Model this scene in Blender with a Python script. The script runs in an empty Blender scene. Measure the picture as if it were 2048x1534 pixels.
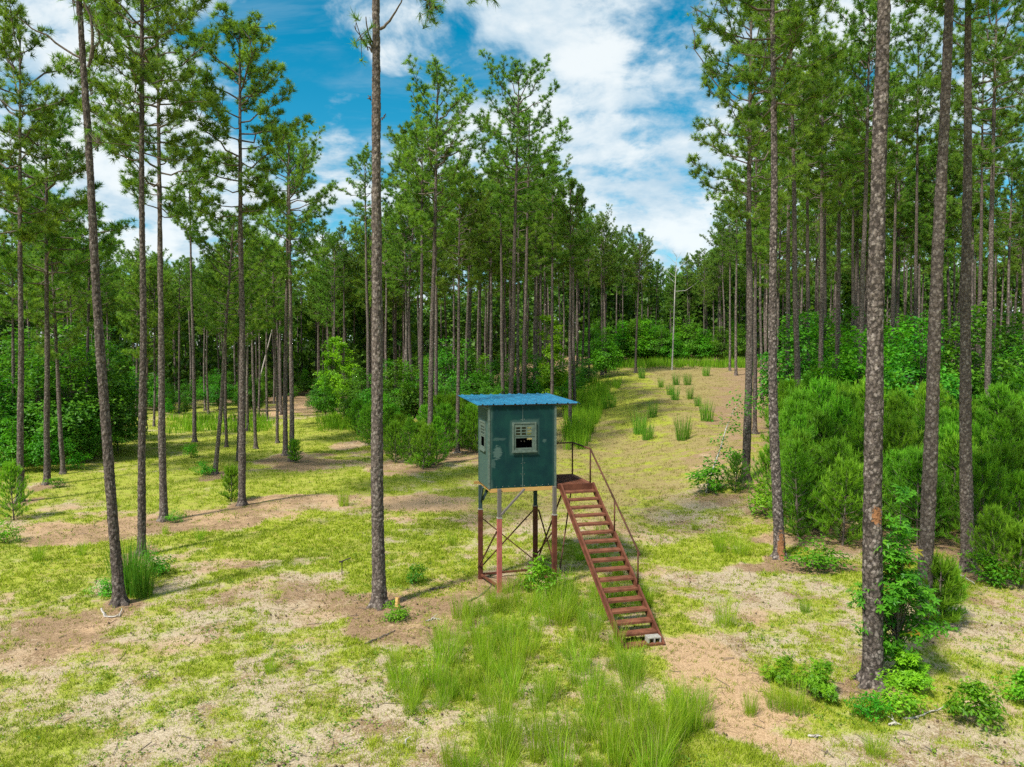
import bpy, math, numpy as np
from mathutils import Vector, Matrix
R_ = math.radians
S = bpy.context.scene
COL = S.collection

# ------------------------------------------------------------------ camera
F, W0, H0, YH, CAMZ = 1420.0, 2048.0, 1534.0, 710.0, 5.8
PITCH = math.atan((767.0 - YH) / F)
cam_d = bpy.data.cameras.new('camera')
cam_d.sensor_width = 36.0
cam_d.lens = 36.0 * F / W0
cam_d.clip_start, cam_d.clip_end = 0.1, 6000
cam = bpy.data.objects.new('camera', cam_d)
cam.location = (0, 0, CAMZ)
cam.rotation_euler = (math.pi / 2 - PITCH, 0, 0)
COL.objects.link(cam)
S.camera = cam

# ------------------------------------------------------------------ sky and sun
SUN = Vector((-0.42, -0.44, 0.80)).normalized()
SUN_EL = math.asin(SUN.z)
SUN_AZ = math.atan2(SUN.x, SUN.y)
world = bpy.data.worlds.new('World')
S.world = world
world.use_nodes = True


class NT:
    """small helper for building node trees"""
    def __init__(s, tree):
        s.t = tree; tree.nodes.clear()
    def n(s, kind, **kw):
        nd = s.t.nodes.new(kind)
        for k, v in kw.items():
            setattr(nd, k, v)
        return nd
    def l(s, a, b):
        s.t.links.new(a, b)
    def put(s, sock, v):
        if hasattr(v, 'is_output'):
            s.l(v, sock)
        elif isinstance(v, (tuple, list)) and len(v) == 3 and sock.type == 'RGBA':
            sock.default_value = (*v, 1)
        else:
            sock.default_value = v
    def math(s, op, a, b=0.0, c=None, clamp=False):
        nd = s.n('ShaderNodeMath', operation=op, use_clamp=clamp)
        s.put(nd.inputs[0], a); s.put(nd.inputs[1], b)
        if c is not None: s.put(nd.inputs[2], c)
        return nd.outputs[0]
    def vmath(s, op, a, b=(0, 0, 0)):
        nd = s.n('ShaderNodeVectorMath', operation=op)
        s.put(nd.inputs[0], a); s.put(nd.inputs[1], b)
        return nd.outputs['Value'] if op in ('DOT_PRODUCT', 'LENGTH', 'DISTANCE') else nd.outputs[0]
    def mix(s, fac, a, b, blend='MIX'):
        nd = s.n('ShaderNodeMix', data_type='RGBA', blend_type=blend)
        s.put(nd.inputs[0], fac); s.put(nd.inputs[6], a); s.put(nd.inputs[7], b)
        return nd.outputs[2]
    def noise(s, vec, scale, detail=3.0, rough=0.55, dist=0.0):
        nd = s.n('ShaderNodeTexNoise')
        if vec is not None: s.l(vec, nd.inputs['Vector'])
        nd.inputs['Scale'].default_value = scale; nd.inputs['Detail'].default_value = detail
        nd.inputs['Roughness'].default_value = rough; nd.inputs['Distortion'].default_value = dist
        return nd.outputs['Fac']
    def ramp(s, fac, lo, hi, a=0.0, b=1.0, smooth=True):
        nd = s.n('ShaderNodeMapRange')
        nd.interpolation_type = 'SMOOTHSTEP' if smooth else 'LINEAR'
        s.put(nd.inputs[0], fac)
        nd.inputs[1].default_value = lo; nd.inputs[2].default_value = hi
        nd.inputs[3].default_value = a; nd.inputs[4].default_value = b
        return nd.outputs[0]
    def attr(s, name):
        return s.n('ShaderNodeAttribute', attribute_name=name).outputs['Fac']


def px_dir(px, py):
    """world direction of a point of the picture, used to measure where things stand"""
    c, sn = math.cos(PITCH), math.sin(PITCH)
    x, y = (px - 1024) / F, -(py - 767) / F
    return Vector((x, c + y * sn, -sn + y * c))


w = NT(world.node_tree)
tc = w.n('ShaderNodeTexCoord')
dirv = tc.outputs['Generated']
sky = w.n('ShaderNodeTexSky', sky_type='NISHITA')
sky.sun_disc = False
sky.sun_elevation = SUN_EL
sky.sun_rotation = SUN_AZ
sky.air_density, sky.dust_density, sky.ozone_density = 1.0, 0.4, 3.0
sep = w.n('ShaderNodeSeparateXYZ'); w.l(dirv, sep.inputs[0])
up = w.math('MAXIMUM', sep.outputs[2], 0.0)
den = w.math('ADD', up, 0.34)
comb = w.n('ShaderNodeCombineXYZ')
w.l(w.math('DIVIDE', sep.outputs[0], den), comb.inputs[0])
w.l(w.math('DIVIDE', sep.outputs[1], den), comb.inputs[1])
pl = comb.outputs[0]
warp = w.n('ShaderNodeTexNoise'); w.l(pl, warp.inputs['Vector'])
warp.inputs['Scale'].default_value = 1.6; warp.inputs['Detail'].default_value = 4
plw = w.vmath('ADD', pl, w.vmath('MULTIPLY', w.vmath('SUBTRACT', warp.outputs['Color'], (0.5, 0.5, 0.5)), (0.20, 0.20, 0)))
big = w.noise(plw, 2.2, 3, 0.5)
fine = w.noise(plw, 6.5, 8, 0.60)
dens = w.math('ADD', w.math('MULTIPLY', big, 0.42), w.math('MULTIPLY', fine, 0.82))
# where the blue shows between the clouds of this sky
for (px, py, wid, amt) in ((600, 150, 0.085, -0.24), (430, 30, 0.08, -0.13), (860, 150, 0.05, -0.08), (770, 235, 0.04, -0.14), (1290, 125, 0.045, -0.10),
                           (1430, 165, 0.05, -0.09), (690, 290, 0.04, 0.12), (230, 230, 0.13, 0.14), (1080, 60, 0.20, 0.05), (1380, 420, 0.22, 0.07)):
    d = px_dir(px, py).normalized()
    dist = w.vmath('DISTANCE', w.vmath('NORMALIZE', dirv), tuple(d))
    g = w.ramp(dist, 0.0, wid * 2.0, amt, 0.0)
    dens = w.math('ADD', dens, g)
cov = w.ramp(dens, 0.50, 0.70)
hsv = w.n('ShaderNodeHueSaturation'); w.l(sky.outputs[0], hsv.inputs['Color'])
hsv.inputs['Hue'].default_value = 0.47
hsv.inputs['Saturation'].default_value = 1.48
hsv.inputs['Value'].default_value = 1.08
shade = w.noise(plw, 4.5, 6, 0.6)
cl_col = w.mix(w.ramp(w.math('ADD', shade, w.math('MULTIPLY', w.math('SUBTRACT', dens, 0.6), 0.8)), 0.38, 0.74), (4.0, 5.3, 6.3), (7.2, 7.6, 7.7))
mpc = w.n('ShaderNodeMapping'); w.l(plw, mpc.inputs[0]); mpc.inputs['Rotation'].default_value = (0, 0, .5); mpc.inputs['Scale'].default_value = (1.2, 4.2, 1)
cir = w.ramp(w.noise(mpc.outputs[0], 1.7, 6, .62, .5), .44, .82, 0, .45)
cov = w.math('MAXIMUM', w.math('MULTIPLY', cov, 0.93), cir)
skycol = w.mix(cov, hsv.outputs[0], cl_col)
bg = w.n('ShaderNodeBackground'); w.l(skycol, bg.inputs[0]); bg.inputs[1].default_value = 0.073
wo = w.n('ShaderNodeOutputWorld'); w.l(bg.outputs[0], wo.inputs[0])

sun_d = bpy.data.lights.new('sun', 'SUN')
sun_d.energy, sun_d.angle, sun_d.color = 3.6, R_(6.0), (1.0, 0.955, 0.87)
sun = bpy.data.objects.new('sun', sun_d)
sun.rotation_euler = SUN.to_track_quat('Z', 'Y').to_euler()
sun.location = (0, 0, 60)
COL.objects.link(sun)

S.view_settings.view_transform = 'Standard'
S.view_settings.look = 'None'
S.view_settings.exposure = 0.86
S.view_settings.gamma = 1.0
S.view_settings.use_curve_mapping = False
S.cycles.max_bounces = 4
S.cycles.diffuse_bounces = 2
S.cycles.glossy_bounces = 1
S.cycles.transmission_bounces = 2
S.cycles.transparent_max_bounces = 4
S.cycles.adaptive_threshold = 0.018
S.cycles.use_denoising = False
S.cycles.caustics_reflective = False
S.cycles.caustics_refractive = False

# ------------------------------------------------------------------ noise, terrain, ground cover maps
_rt = np.random.default_rng(7).random((256, 256))


def vnoise(x, y, f, seed=0):
    x = np.asarray(x, float) * f + seed * 17.3; y = np.asarray(y, float) * f + seed * 9.7
    xi = np.floor(x).astype(int); yi = np.floor(y).astype(int)
    u = x - xi; v = y - yi
    u = u * u * (3 - 2 * u); v = v * v * (3 - 2 * v)
    a = _rt[xi & 255, yi & 255]; b = _rt[(xi + 1) & 255, yi & 255]
    c = _rt[xi & 255, (yi + 1) & 255]; d = _rt[(xi + 1) & 255, (yi + 1) & 255]
    return (a * (1 - u) + b * u) * (1 - v) + (c * (1 - u) + d * u) * v


def fbm(x, y, f, n=4, seed=0):
    s, a, t = 0.0, 1.0, 0.0
    for i in range(n):
        s = s + a * vnoise(x, y, f * 2 ** i, seed + i * 3); t += a; a *= 0.5
    return s / t


def sstep(a, b, x):
    t = np.clip((x - a) / (b - a), 0, 1)
    return t * t * (3 - 2 * t)


def terrain(x, y):
    x = np.asarray(x, float); y = np.asarray(y, float)
    hill = 3.4 * np.clip((y - 45) / 65, 0, 1.35) * sstep(-14, 3, x - 0.02 * y)
    bank = 1.25 * sstep(5, 13, x) * sstep(20.5, 33, y)
    far = -2.0 * sstep(140, 300, np.hypot(x, y))
    und = (fbm(x, y, 0.09, 3, 5) - 0.5) * 0.55 * sstep(21, 40, np.hypot(x - 1, y - 15) + 8)
    small = (fbm(x, y, 0.7, 3, 11) - 0.5) * 0.10
    flat = np.clip(np.hypot(x - 1.3, y - 16.5) / 6, 0.25, 1)
    return hill + bank + far + und + small * flat


_TT = np.geomspace(5.0, 190.0, 1600)


def ground_at(px, py):
    """point where the sight line through picture point px, py meets the terrain"""
    d = px_dir(px, py)
    below = CAMZ + d.z * _TT <= terrain(d.x * _TT, d.y * _TT)
    k = int(np.argmax(below)) if below.any() else len(_TT) - 1
    t = _TT[k]
    for _ in range(4):      # refine
        t += 0.0 if k == 0 else -(CAMZ + d.z * t - float(terrain(d.x * t, d.y * t))) / d.z * .7 if d.z < -1e-4 else 0.0
    t = min(max(t, _TT[max(k - 1, 0)]), _TT[k])
    return Vector((d.x * t, d.y * t, float(terrain(d.x * t, d.y * t))))


def at_depth(px, dist):
    """ground point at distance dist along the column px"""
    x = (px - 1024) / F * dist
    return Vector((x, dist, float(terrain(x, dist))))


# (centre x, y, half sizes) measured in the picture -> ellipses on the ground; values: green, soil tone (0 pale sand .. 1 orange), litter
PATCH = [
    (330, 835, 260, 40, .8, .5, .3), (400, 900, 420, 70, .85, .5, .25), (640, 870, 190, 75, 1.1, .5, .1), (150, 960, 260, 45, .85, .5, .3), (560, 960, 330, 40, 1.05, .5, .1),
    (500, 1450, 700, 190, .50, .12, .40), (80, 1270, 190, 80, .14, .55, .65), (430, 1245, 260, 45, .55, .3, .3), (60, 1490, 130, 70, .72, .3, .2),
    (110, 1110, 190, 50, .88, .5, .1), (300, 1175, 260, 22, .5, .35, .4), (180, 1062, 190, 26, .10, .8, .6), (430, 1036, 160, 27, .05, .75, .55),
    (600, 1003, 120, 20, .06, .7, .55), (410, 1122, 180, 26, .30, .5, .5), (620, 1078, 240, 42, 1.0, .5, .05), (800, 1095, 130, 60, .85, .5, .15),
    (560, 1180, 230, 42, .38, .45, .55), (640, 1215, 140, 36, .18, .5, .55), (850, 1225, 140, 60, .16, .7, .7), (745, 1235, 62, 48, 0, .6, 1.0),
    (1060, 1370, 330, 170, .62, .5, .3), (980, 1170, 130, 28, .3, .7, .6), (850, 1006, 110, 20, .10, .85, .2), (700, 890, 40, 12, .15, .6, .5),
    (612, 925, 110, 20, .03, .7, .75), (590, 814, 52, 24, 0, 1.0, .3), (930, 960, 160, 30, .75, .5, .3), (960, 912, 90, 14, .2, .6, .8),
    (800, 935, 90, 18, .25, .6, .8), (1300, 840, 210, 125, .44, .62, .85), (1260, 955, 190, 42, .46, .42, .62), (1210, 800, 70, 60, .9, .5, .2),
    (1340, 1020, 150, 55, .45, .25, .45), (1430, 1105, 150, 42, 1.0, .5, .05), (1520, 1180, 240, 48, .30, .12, .45), (1600, 1135, 130, 16, .05, .4, 1.0),
    (1440, 1340, 100, 110, .08, .85, .12), (1540, 1440, 140, 44, .08, .9, .15), (1670, 1495, 130, 36, .1, .8, .25), (1660, 1290, 170, 52, .52, .1, .45),
    (1640, 1450, 110, 30, .7, .6, .2), (1900, 1505, 220, 62, .3, .1, .42), (1900, 1330, 170, 42, .8, .3, .2), (1930, 1230, 160, 40, .36, .1, .4),
    (1850, 1090, 330, 48, .08, .5, .95), (1740, 1385, 60, 26, .1, .6, .9), (1340, 1230, 90, 50, .75, .5, .2), (1290, 1480, 120, 50, .55, .6, .2),
    (240, 1215, 60, 22, .3, .4, .5), (960, 1480, 170, 60, .5, .25, .3), (1180, 1120, 60, 30, .8, .4, .2),
]
for (cx, cy) in ((240, 1208), (282, 1110), (327, 1042), (483, 1011), (757, 1212), (1744, 1367), (1848, 1255), (1935, 1140), (1558, 1116), (571, 911), (430, 948), (94, 969), (40, 1003), (860, 930)):
    PATCH.append((cx, cy + 3, 15 + (cy - 710) * .07, 6 + (cy - 710) * .03, .12, .6, 1.0))      # needle litter round the stems
PW = []
for (cx, cy, rx, ry, g, s_, l_) in PATCH:
    c = ground_at(cx, cy)
    hh = CAMZ - c.z
    a = ground_at(cx, cy + ry * 0.5); b = ground_at(cx, max(cy - ry * 0.5, YH + 26))
    PW.append((c.x, c.y, rx * c.y / F, max(0.3, b.y - a.y), g, s_, l_))


def cover(x, y):
    """green cover, soil tone and litter of the ground at x, y"""
    x = np.asarray(x, float); y = np.asarray(y, float)
    g = np.full(x.shape, .66) + (fbm(x, y, 0.22, 3, 21) - .5) * 0.9
    s = np.full(x.shape, .5); l = np.full(x.shape, .35)
    forest = np.clip(sstep(60, 75, y) * sstep(-2, -12, x + 6) + sstep(36, 46, y) * sstep(-15, -3, x) * sstep(6, 0, x) + sstep(24, 29, y) * sstep(8, 12, x - .12 * (y - 24)) + sstep(100, 108, y), 0, 1)
    g = g * (1 - forest) + .18 * forest; l = l * (1 - forest) + .9 * forest
    wx = (fbm(x, y, 0.55, 3, 31) - .5); wy = (fbm(x, y, 0.55, 3, 37) - .5)
    for (cx, cy, rx, ry, pg, ps, plit) in PW:
        d = np.hypot((x - cx) / rx + wx * .9, (y - cy) / ry + wy * .9)
        m = 1 - sstep(0.55, 1.15, d)
        g += (pg - g) * m; s += (ps - s) * m; l += (plit - l) * m
    n = fbm(x, y, 1.1, 4, 41)
    n2 = fbm(x, y, 3.4, 3, 51)
    g = g + (n - .5) * 1.0 + (n2 - .5) * .75
    l = l + (fbm(x, y, 1.7, 3, 61) - .5) * 1.0
    return np.clip(g, 0, 1), np.clip(s + (fbm(x, y, .8, 2, 71) - .5) * .5, 0, 1), np.clip(l, 0, 1)


def hill_field(x, y):
    """dry brown grass of the clearing on the slope"""
    cx = 1.5 + (y - 24) * .155
    wd = np.interp(y, [22, 34, 60, 105], [3.5, 6.0, 8.5, 13])
    e = np.abs(x - cx - .06 * (y - 24)) / wd + (fbm(x, y, .35, 3, 43) - .5) * .7
    return (1 - sstep(.75, 1.1, e)) * sstep(22, 30, y + (fbm(x, y, .5, 2, 47) - .5) * 5) * (1 - sstep(100, 106, y))


# ------------------------------------------------------------------ mesh helpers
def mesh_np(name, V, Fc, mat=None, smooth=False, attrs=None):
    """mesh from numpy arrays; Fc is (m,3) or (m,4)"""
    V = np.ascontiguousarray(V, np.float32); Fc = np.ascontiguousarray(Fc, np.int32)
    me = bpy.data.meshes.new(name)
    me.vertices.add(len(V)); me.vertices.foreach_set('co', V.ravel())
    k = Fc.shape[1]
    me.loops.add(Fc.size); me.loops.foreach_set('vertex_index', Fc.ravel())
    me.polygons.add(len(Fc))
    me.polygons.foreach_set('loop_start', np.arange(0, Fc.size, k, dtype=np.int32))
    if smooth:
        me.polygons.foreach_set('use_smooth', np.ones(len(Fc), bool))
    for an, av in (attrs or {}).items():
        at = me.attributes.new(an, 'FLOAT', 'POINT')
        at.data.foreach_set('value', np.ascontiguousarray(av, np.float32))
    me.update(calc_edges=True)
    if mat is not None: me.materials.append(mat)
    return me


def join_np(parts):
    V, Fc, T, o = [], [], [], 0
    for (v, f, t) in parts:
        V.append(v); Fc.append(f + o); T.append(t); o += len(v)
    return np.concatenate(V), np.concatenate(Fc), np.concatenate(T)


def obj(name, me, parent=None, loc=None, rot=None, scale=None):
    o = bpy.data.objects.new(name, me)
    COL.objects.link(o)
    if parent is not None: o.parent = parent
    if loc is not None: o.location = loc
    if rot is not None: o.rotation_euler = rot
    if scale is not None: o.scale = (scale,) * 3 if isinstance(scale, (int, float)) else scale
    return o


def tag(o, label=None, cat=None, group=None, kind=None):
    if label: o['label'] = label
    if cat: o['category'] = cat
    if group: o['group'] = group
    if kind: o['kind'] = kind
    return o


def empty(name, loc, rot=(0, 0, 0)):
    o = bpy.data.objects.new(name, None)
    o.empty_display_size = 0.2
    o.location = loc; o.rotation_euler = rot
    COL.objects.link(o)
    return o


def unit(v):
    return v / np.maximum(np.linalg.norm(v, axis=-1, keepdims=True), 1e-9)


def tubes(P, Rr, m):
    """P (n,k,3) paths, Rr (n,k) radii -> verts, triangles"""
    P = np.asarray(P, float); Rr = np.asarray(Rr, float)
    n, k, _ = P.shape
    T = np.gradient(P, axis=1); T = unit(T)
    ref = np.where(np.abs(T[..., 2:3]) > 0.9, np.array([1., 0, 0]), np.array([0, 0, 1.]))
    A = unit(np.cross(T, ref)); B = np.cross(T, A)
    ang = np.arange(m) * 2 * np.pi / m
    V = P[:, :, None, :] + Rr[:, :, None, None] * (A[:, :, None, :] * np.cos(ang)[None, None, :, None] + B[:, :, None, :] * np.sin(ang)[None, None, :, None])
    idx = np.arange(n * k * m).reshape(n, k, m)
    a = idx[:, :-1, :]; b = np.roll(a, -1, axis=2); c = idx[:, 1:, :]; d = np.roll(c, -1, axis=2)
    Fc = np.concatenate([np.stack([a, b, d], -1).reshape(-1, 3), np.stack([a, d, c], -1).reshape(-1, 3)])
    return V.reshape(-1, 3), Fc, np.zeros(n * k * m)


def perp(v, rng):
    r = rng.normal(size=v.shape)
    return unit(np.cross(v, r))


def needles(C, A, nn, length, width, rng, a0=12, a1=80, shoot=0.06, tint0=None):
    """tufts of thin needle triangles round shoot ends C with axes A"""
    n = len(C)
    C = np.repeat(C, nn, 0); A = np.repeat(unit(A), nn, 0)
    tint = np.repeat(rng.random(n) if tint0 is None else tint0, nn)
    al = np.radians(rng.uniform(a0, a1, n * nn))[:, None]
    q = perp(A, rng)
    D = A * np.cos(al) + q * np.sin(al)
    L = length * rng.uniform(.7, 1.1, (n * nn, 1))
    b = C - A * shoot * rng.random((n * nn, 1))
    sidev = perp(D, rng) * width * .5
    tip = b + D * L; tip[:, 2] -= (L[:, 0] * .10) * rng.random(n * nn)
    V = np.stack([b - sidev, b + sidev, tip], 1).reshape(-1, 3)
    Fc = np.arange(len(V)).reshape(-1, 3)
    return V, Fc, np.repeat(np.clip(tint * .7 + rng.random(n * nn) * .3, 0, 1), 3)


def blades(Bp, D, h, wd, curve, rng, tint):
    """curved grass blades: base points, lean directions (xy), heights, widths, curvature"""
    n = len(Bp)
    D3 = np.concatenate([D, np.zeros((n, 1))], 1)
    sd = np.stack([-D[:, 1], D[:, 0], np.zeros(n)], 1)
    rot = rng.uniform(-1.2, 1.2, n)
    sd = unit(sd * np.cos(rot)[:, None] + unit(D3) * np.sin(rot)[:, None])
    up = np.array([0, 0, 1.])
    out = []
    for i, t in enumerate((0, .4, .75, 1.0)):
        p = Bp + up * (h * (t - curve * .42 * t * t))[:, None] + D3 * (h * curve * t * t)[:, None] + D3 * (h * .15 * t)[:, None]
        ww = wd * (1.0, .85, .5, 0)[i] * .5
        if i < 3:
            out += [p - sd * ww[:, None], p + sd * ww[:, None]]
        else:
            out.append(p)
    V = np.stack(out, 1).reshape(-1, 3)
    o = (np.arange(n) * 7)[:, None]
    pat = np.array([[0, 1, 3], [0, 3, 2], [2, 3, 5], [2, 5, 4], [4, 5, 6]])
    Fc = (o[:, :, None] + pat[None]).reshape(-1, 3)
    return V, Fc, np.repeat(tint, 7)


def leaves(C, N, size, rng, tint, aspect=.55, star=False):
    """folded leaves facing N"""
    n = len(C)
    N = unit(N); a = perp(N, rng); b = np.cross(N, a)
    s = size * rng.uniform(.65, 1.15, (n, 1))
    if star:
        parts = []
        for k, (ang, ln) in enumerate(((0, 1), (1.15, .85), (-1.15, .85), (2.2, .55), (-2.2, .55))):
            d = a * math.cos(ang) + b * math.sin(ang); e = b * math.cos(ang) - a * math.sin(ang)
            parts += [C, C + d * s * ln * .45 + e * s * .16, C + d * s * ln - N * s * .12, C + d * s * ln * .45 - e * s * .16]
        V = np.stack(parts, 1).reshape(-1, 3)
        o = (np.arange(n) * 20)[:, None, None]
        pat = np.array([[4 * k + i for i in (0, 1, 2)] for k in range(5)] + [[4 * k + i for i in (0, 2, 3)] for k in range(5)])
        return V, (o + pat[None]).reshape(-1, 3), np.repeat(tint, 20)
    V = np.stack([C, C + a * s * .5 + b * s * aspect * .5 + N * s * .10, C + a * s - N * s * .12, C + a * s * .5 - b * s * aspect * .5 + N * s * .10], 1).reshape(-1, 3)
    o = (np.arange(n) * 4)[:, None, None]
    return V, (o + np.array([[0, 1, 2], [0, 2, 3]])[None]).reshape(-1, 3), np.repeat(tint, 4)


# ------------------------------------------------------------------ materials
def mat(name):
    m = bpy.data.materials.new(name); m.use_nodes = True
    return m, NT(m.node_tree)


def finish(nt, color, rough=.8, spec=.3, bump=None, bstr=.3, bdist=.01, metal=0.0):
    p = nt.n('ShaderNodeBsdfPrincipled')
    nt.put(p.inputs['Base Color'], color); nt.put(p.inputs['Roughness'], rough)
    p.inputs['Specular IOR Level'].default_value = spec; nt.put(p.inputs['Metallic'], metal)
    if bump is not None:
        b = nt.n('ShaderNodeBump'); b.inputs['Strength'].default_value = bstr; b.inputs['Distance'].default_value = bdist
        nt.l(bump, b.inputs['Height']); nt.l(b.outputs[0], p.inputs['Normal'])
    o = nt.n('ShaderNodeOutputMaterial'); nt.l(p.outputs[0], o.inputs[0])
    return p


def leaf_mat(name, dark, light, trans=.35, rough=.5, rnd=.25, tip=None):
    m, nt = mat(name)
    t = nt.attr('tint')
    oi = nt.n('ShaderNodeObjectInfo')
    c = nt.mix(t, dark, light)
    if tip is not None:
        c = nt.mix(nt.ramp(t, .86, .97), c, tip)
    h = nt.n('ShaderNodeHueSaturation')
    nt.l(c, h.inputs['Color'])
    nt.l(nt.ramp(oi.outputs['Random'], 0, 1, .5 - .012 * rnd * 4, .5 + .022 * rnd * 4, False), h.inputs['Hue'])
    h2 = nt.n('ShaderNodeMath', operation='MULTIPLY'); nt.l(oi.outputs['Random'], h2.inputs[0]); h2.inputs[1].default_value = 7.31
    fr = nt.math('FRACT', h2.outputs[0])
    nt.l(nt.ramp(fr, 0, 1, 1 - rnd, 1 + rnd, False), h.inputs['Value'])
    p = nt.n('ShaderNodeBsdfPrincipled')
    nt.l(h.outputs[0], p.inputs['Base Color']); p.inputs['Roughness'].default_value = rough
    p.inputs['Specular IOR Level'].default_value = .25
    tr = nt.n('ShaderNodeBsdfTranslucent')
    nt.l(nt.mix(1.0, h.outputs[0], (1.25, 1.2, .55), 'MULTIPLY'), tr.inputs[0])
    mx = nt.n('ShaderNodeMixShader'); mx.inputs[0].default_value = trans
    nt.l(p.outputs[0], mx.inputs[1]); nt.l(tr.outputs[0], mx.inputs[2])
    o = nt.n('ShaderNodeOutputMaterial'); nt.l(mx.outputs[0], o.inputs[0])
    return m


M = {}
M['needle'] = leaf_mat('pine_needles', (.046, .138, .022), (.29, .46, .056), .48, .45, .20)
M['young_needle'] = leaf_mat('young_pine_needles', (.046, .170, .010), (.28, .54, .032), .46, .5, .22)
M['broad'] = leaf_mat('broad_leaves', (.045, .18, .008), (.18, .46, .018), .45, .45, .30)
M['broad_dark'] = leaf_mat('thicket_leaves', (.024, .115, .010), (.16, .38, .024), .44, .45, .30)
M['far_leaf'] = leaf_mat('far_woods_shaded_leaves', (.024, .080, .010), (.14, .29, .032), .42, .5, .1)  # darker greens: the deep shade of the far woods is in the leaf colour
M['sweetgum'] = leaf_mat('sweetgum_leaves', (.05, .19, .014), (.19, .46, .026), .44, .42, .15, tip=(.36, .20, .03))
M['lime_leaf'] = leaf_mat('yellow_green_leaves', (.08, .24, .010), (.27, .52, .02), .45, .45, .15)
M['tall_grass'] = leaf_mat('tall_grass_blades', (.16, .31, .014), (.43, .58, .035), .5, .5, .15, tip=(.52, .45, .20))
M['lush'] = leaf_mat('lush_weed_blades', (.10, .26, .010), (.29, .50, .028), .45, .55, .1)
M['fennel'] = leaf_mat('weed_fronds', (.07, .21, .016), (.20, .42, .03), .4, .6, .15)


def grass_mat():
    m, nt = mat('short_grass')
    t = nt.attr('tint'); dry = nt.attr('dry')
    c = nt.mix(t, (.135, .215, .014), (.42, .495, .028))
    d = nt.mix(t, (.22, .155, .065), (.46, .36, .17))
    c = nt.mix(dry, c, d)
    p = nt.n('ShaderNodeBsdfPrincipled'); nt.l(c, p.inputs['Base Color']); p.inputs['Roughness'].default_value = .7
    p.inputs['Specular IOR Level'].default_value = .15
    tr = nt.n('ShaderNodeBsdfTranslucent'); nt.l(c, tr.inputs[0])
    mx = nt.n('ShaderNodeMixShader'); mx.inputs[0].default_value = .3
    nt.l(p.outputs[0], mx.inputs[1]); nt.l(tr.outputs[0], mx.inputs[2])
    o = nt.n('ShaderNodeOutputMaterial'); nt.l(mx.outputs[0], o.inputs[0])
    return m


M['grass'] = grass_mat()


def bark_mat(name, dark, mid, light, sc=1.0, warm=None, bumped=True):
    m, nt = mat(name)
    tc = nt.n('ShaderNodeTexCoord')
    dn = nt.n('ShaderNodeTexNoise'); nt.l(tc.outputs['Object'], dn.inputs['Vector']); dn.inputs['Scale'].default_value = 22 * sc; dn.inputs['Detail'].default_value = 2
    warped = nt.vmath('ADD', tc.outputs['Object'], nt.vmath('MULTIPLY', nt.vmath('SUBTRACT', dn.outputs['Color'], (.5, .5, .5)), (.075, .075, .10)))
    mp = nt.n('ShaderNodeMapping'); nt.l(warped, mp.inputs[0])
    mp.inputs['Scale'].default_value = (sc, sc, sc * .8)
    wv = nt.noise(tc.outputs['Object'], 5, 2)
    v2 = nt.n('ShaderNodeTexVoronoi', feature='F1'); nt.l(mp.outputs[0], v2.inputs[0]); v2.inputs['Scale'].default_value = 17
    vs = nt.n('ShaderNodeSeparateColor'); nt.l(v2.outputs['Color'], vs.inputs[0])
    fine = nt.noise(mp.outputs[0], 55, 3, .7)
    edge = nt.ramp(nt.math('ADD', v2.outputs['Distance'], nt.math('MULTIPLY', nt.math('SUBTRACT', fine, .5), .7)), .85, .25)
    plate = nt.mix(nt.ramp(nt.math('ADD', nt.math('MULTIPLY', vs.outputs[0], .75), nt.math('MULTIPLY', fine, .5)), .55, 1.0), mid, light)
    c = nt.mix(edge, dark, plate)
    c = nt.mix(nt.ramp(wv, .35, .75, 0, .5), c, nt.mix(.5, c, dark))
    oi = nt.n('ShaderNodeObjectInfo')
    hh = nt.n('ShaderNodeHueSaturation'); nt.l(c, hh.inputs['Color'])
    nt.l(nt.ramp(oi.outputs['Random'], 0, 1, .78, 1.2, False), hh.inputs['Value'])
    col = hh.outputs[0]
    if warm:     # bare wound showing inner wood, at object height warm[0], facing -y
        sp = nt.n('ShaderNodeSeparateXYZ'); nt.l(tc.outputs['Object'], sp.inputs[0])
        zz = nt.math('ABSOLUTE', nt.math('DIVIDE', nt.math('SUBTRACT', sp.outputs[2], warm[0]), warm[1]))
        xx = nt.math('ABSOLUTE', nt.math('DIVIDE', nt.math('SUBTRACT', sp.outputs[0], warm[2]), warm[3]))
        r = nt.math('ADD', nt.math('ADD', nt.math('MULTIPLY', zz, zz), nt.math('MULTIPLY', xx, xx)), nt.math('MULTIPLY', nt.math('SUBTRACT', nt.noise(tc.outputs['Object'], 20, 3), .5), 4.5))
        r = nt.math('ADD', r, nt.ramp(sp.outputs[1], -.02, .02, 0, 5))
        col = nt.mix(nt.ramp(r, 1.15, .7), col, nt.mix(fine, (.17, .075, .035), (.40, .19, .085)))
    bh = nt.math('ADD', nt.math('MULTIPLY', edge, .8), nt.math('MULTIPLY', fine, .4))
    finish(nt, col, .92, .15, bh if bumped else None, .8, .02)
    return m


M['bark'] = bark_mat('pine_bark', (.062, .048, .041), (.140, .110, .093), (.25, .21, .18))
M['bark_fine'] = bark_mat('pine_bark_far', (.06, .048, .042), (.14, .112, .098), (.28, .235, .20), .5, None, False)


def plain(name, c1, c2, scale=8, rough=.85, bstr=.2, spec=.2):
    m, nt = mat(name)
    tc = nt.n('ShaderNodeTexCoord')
    n = nt.noise(tc.outputs['Object'], scale, 5, .6)
    finish(nt, nt.mix(nt.ramp(n, .3, .7), c1, c2), rough, spec, n, bstr, .02)
    return m


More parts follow.
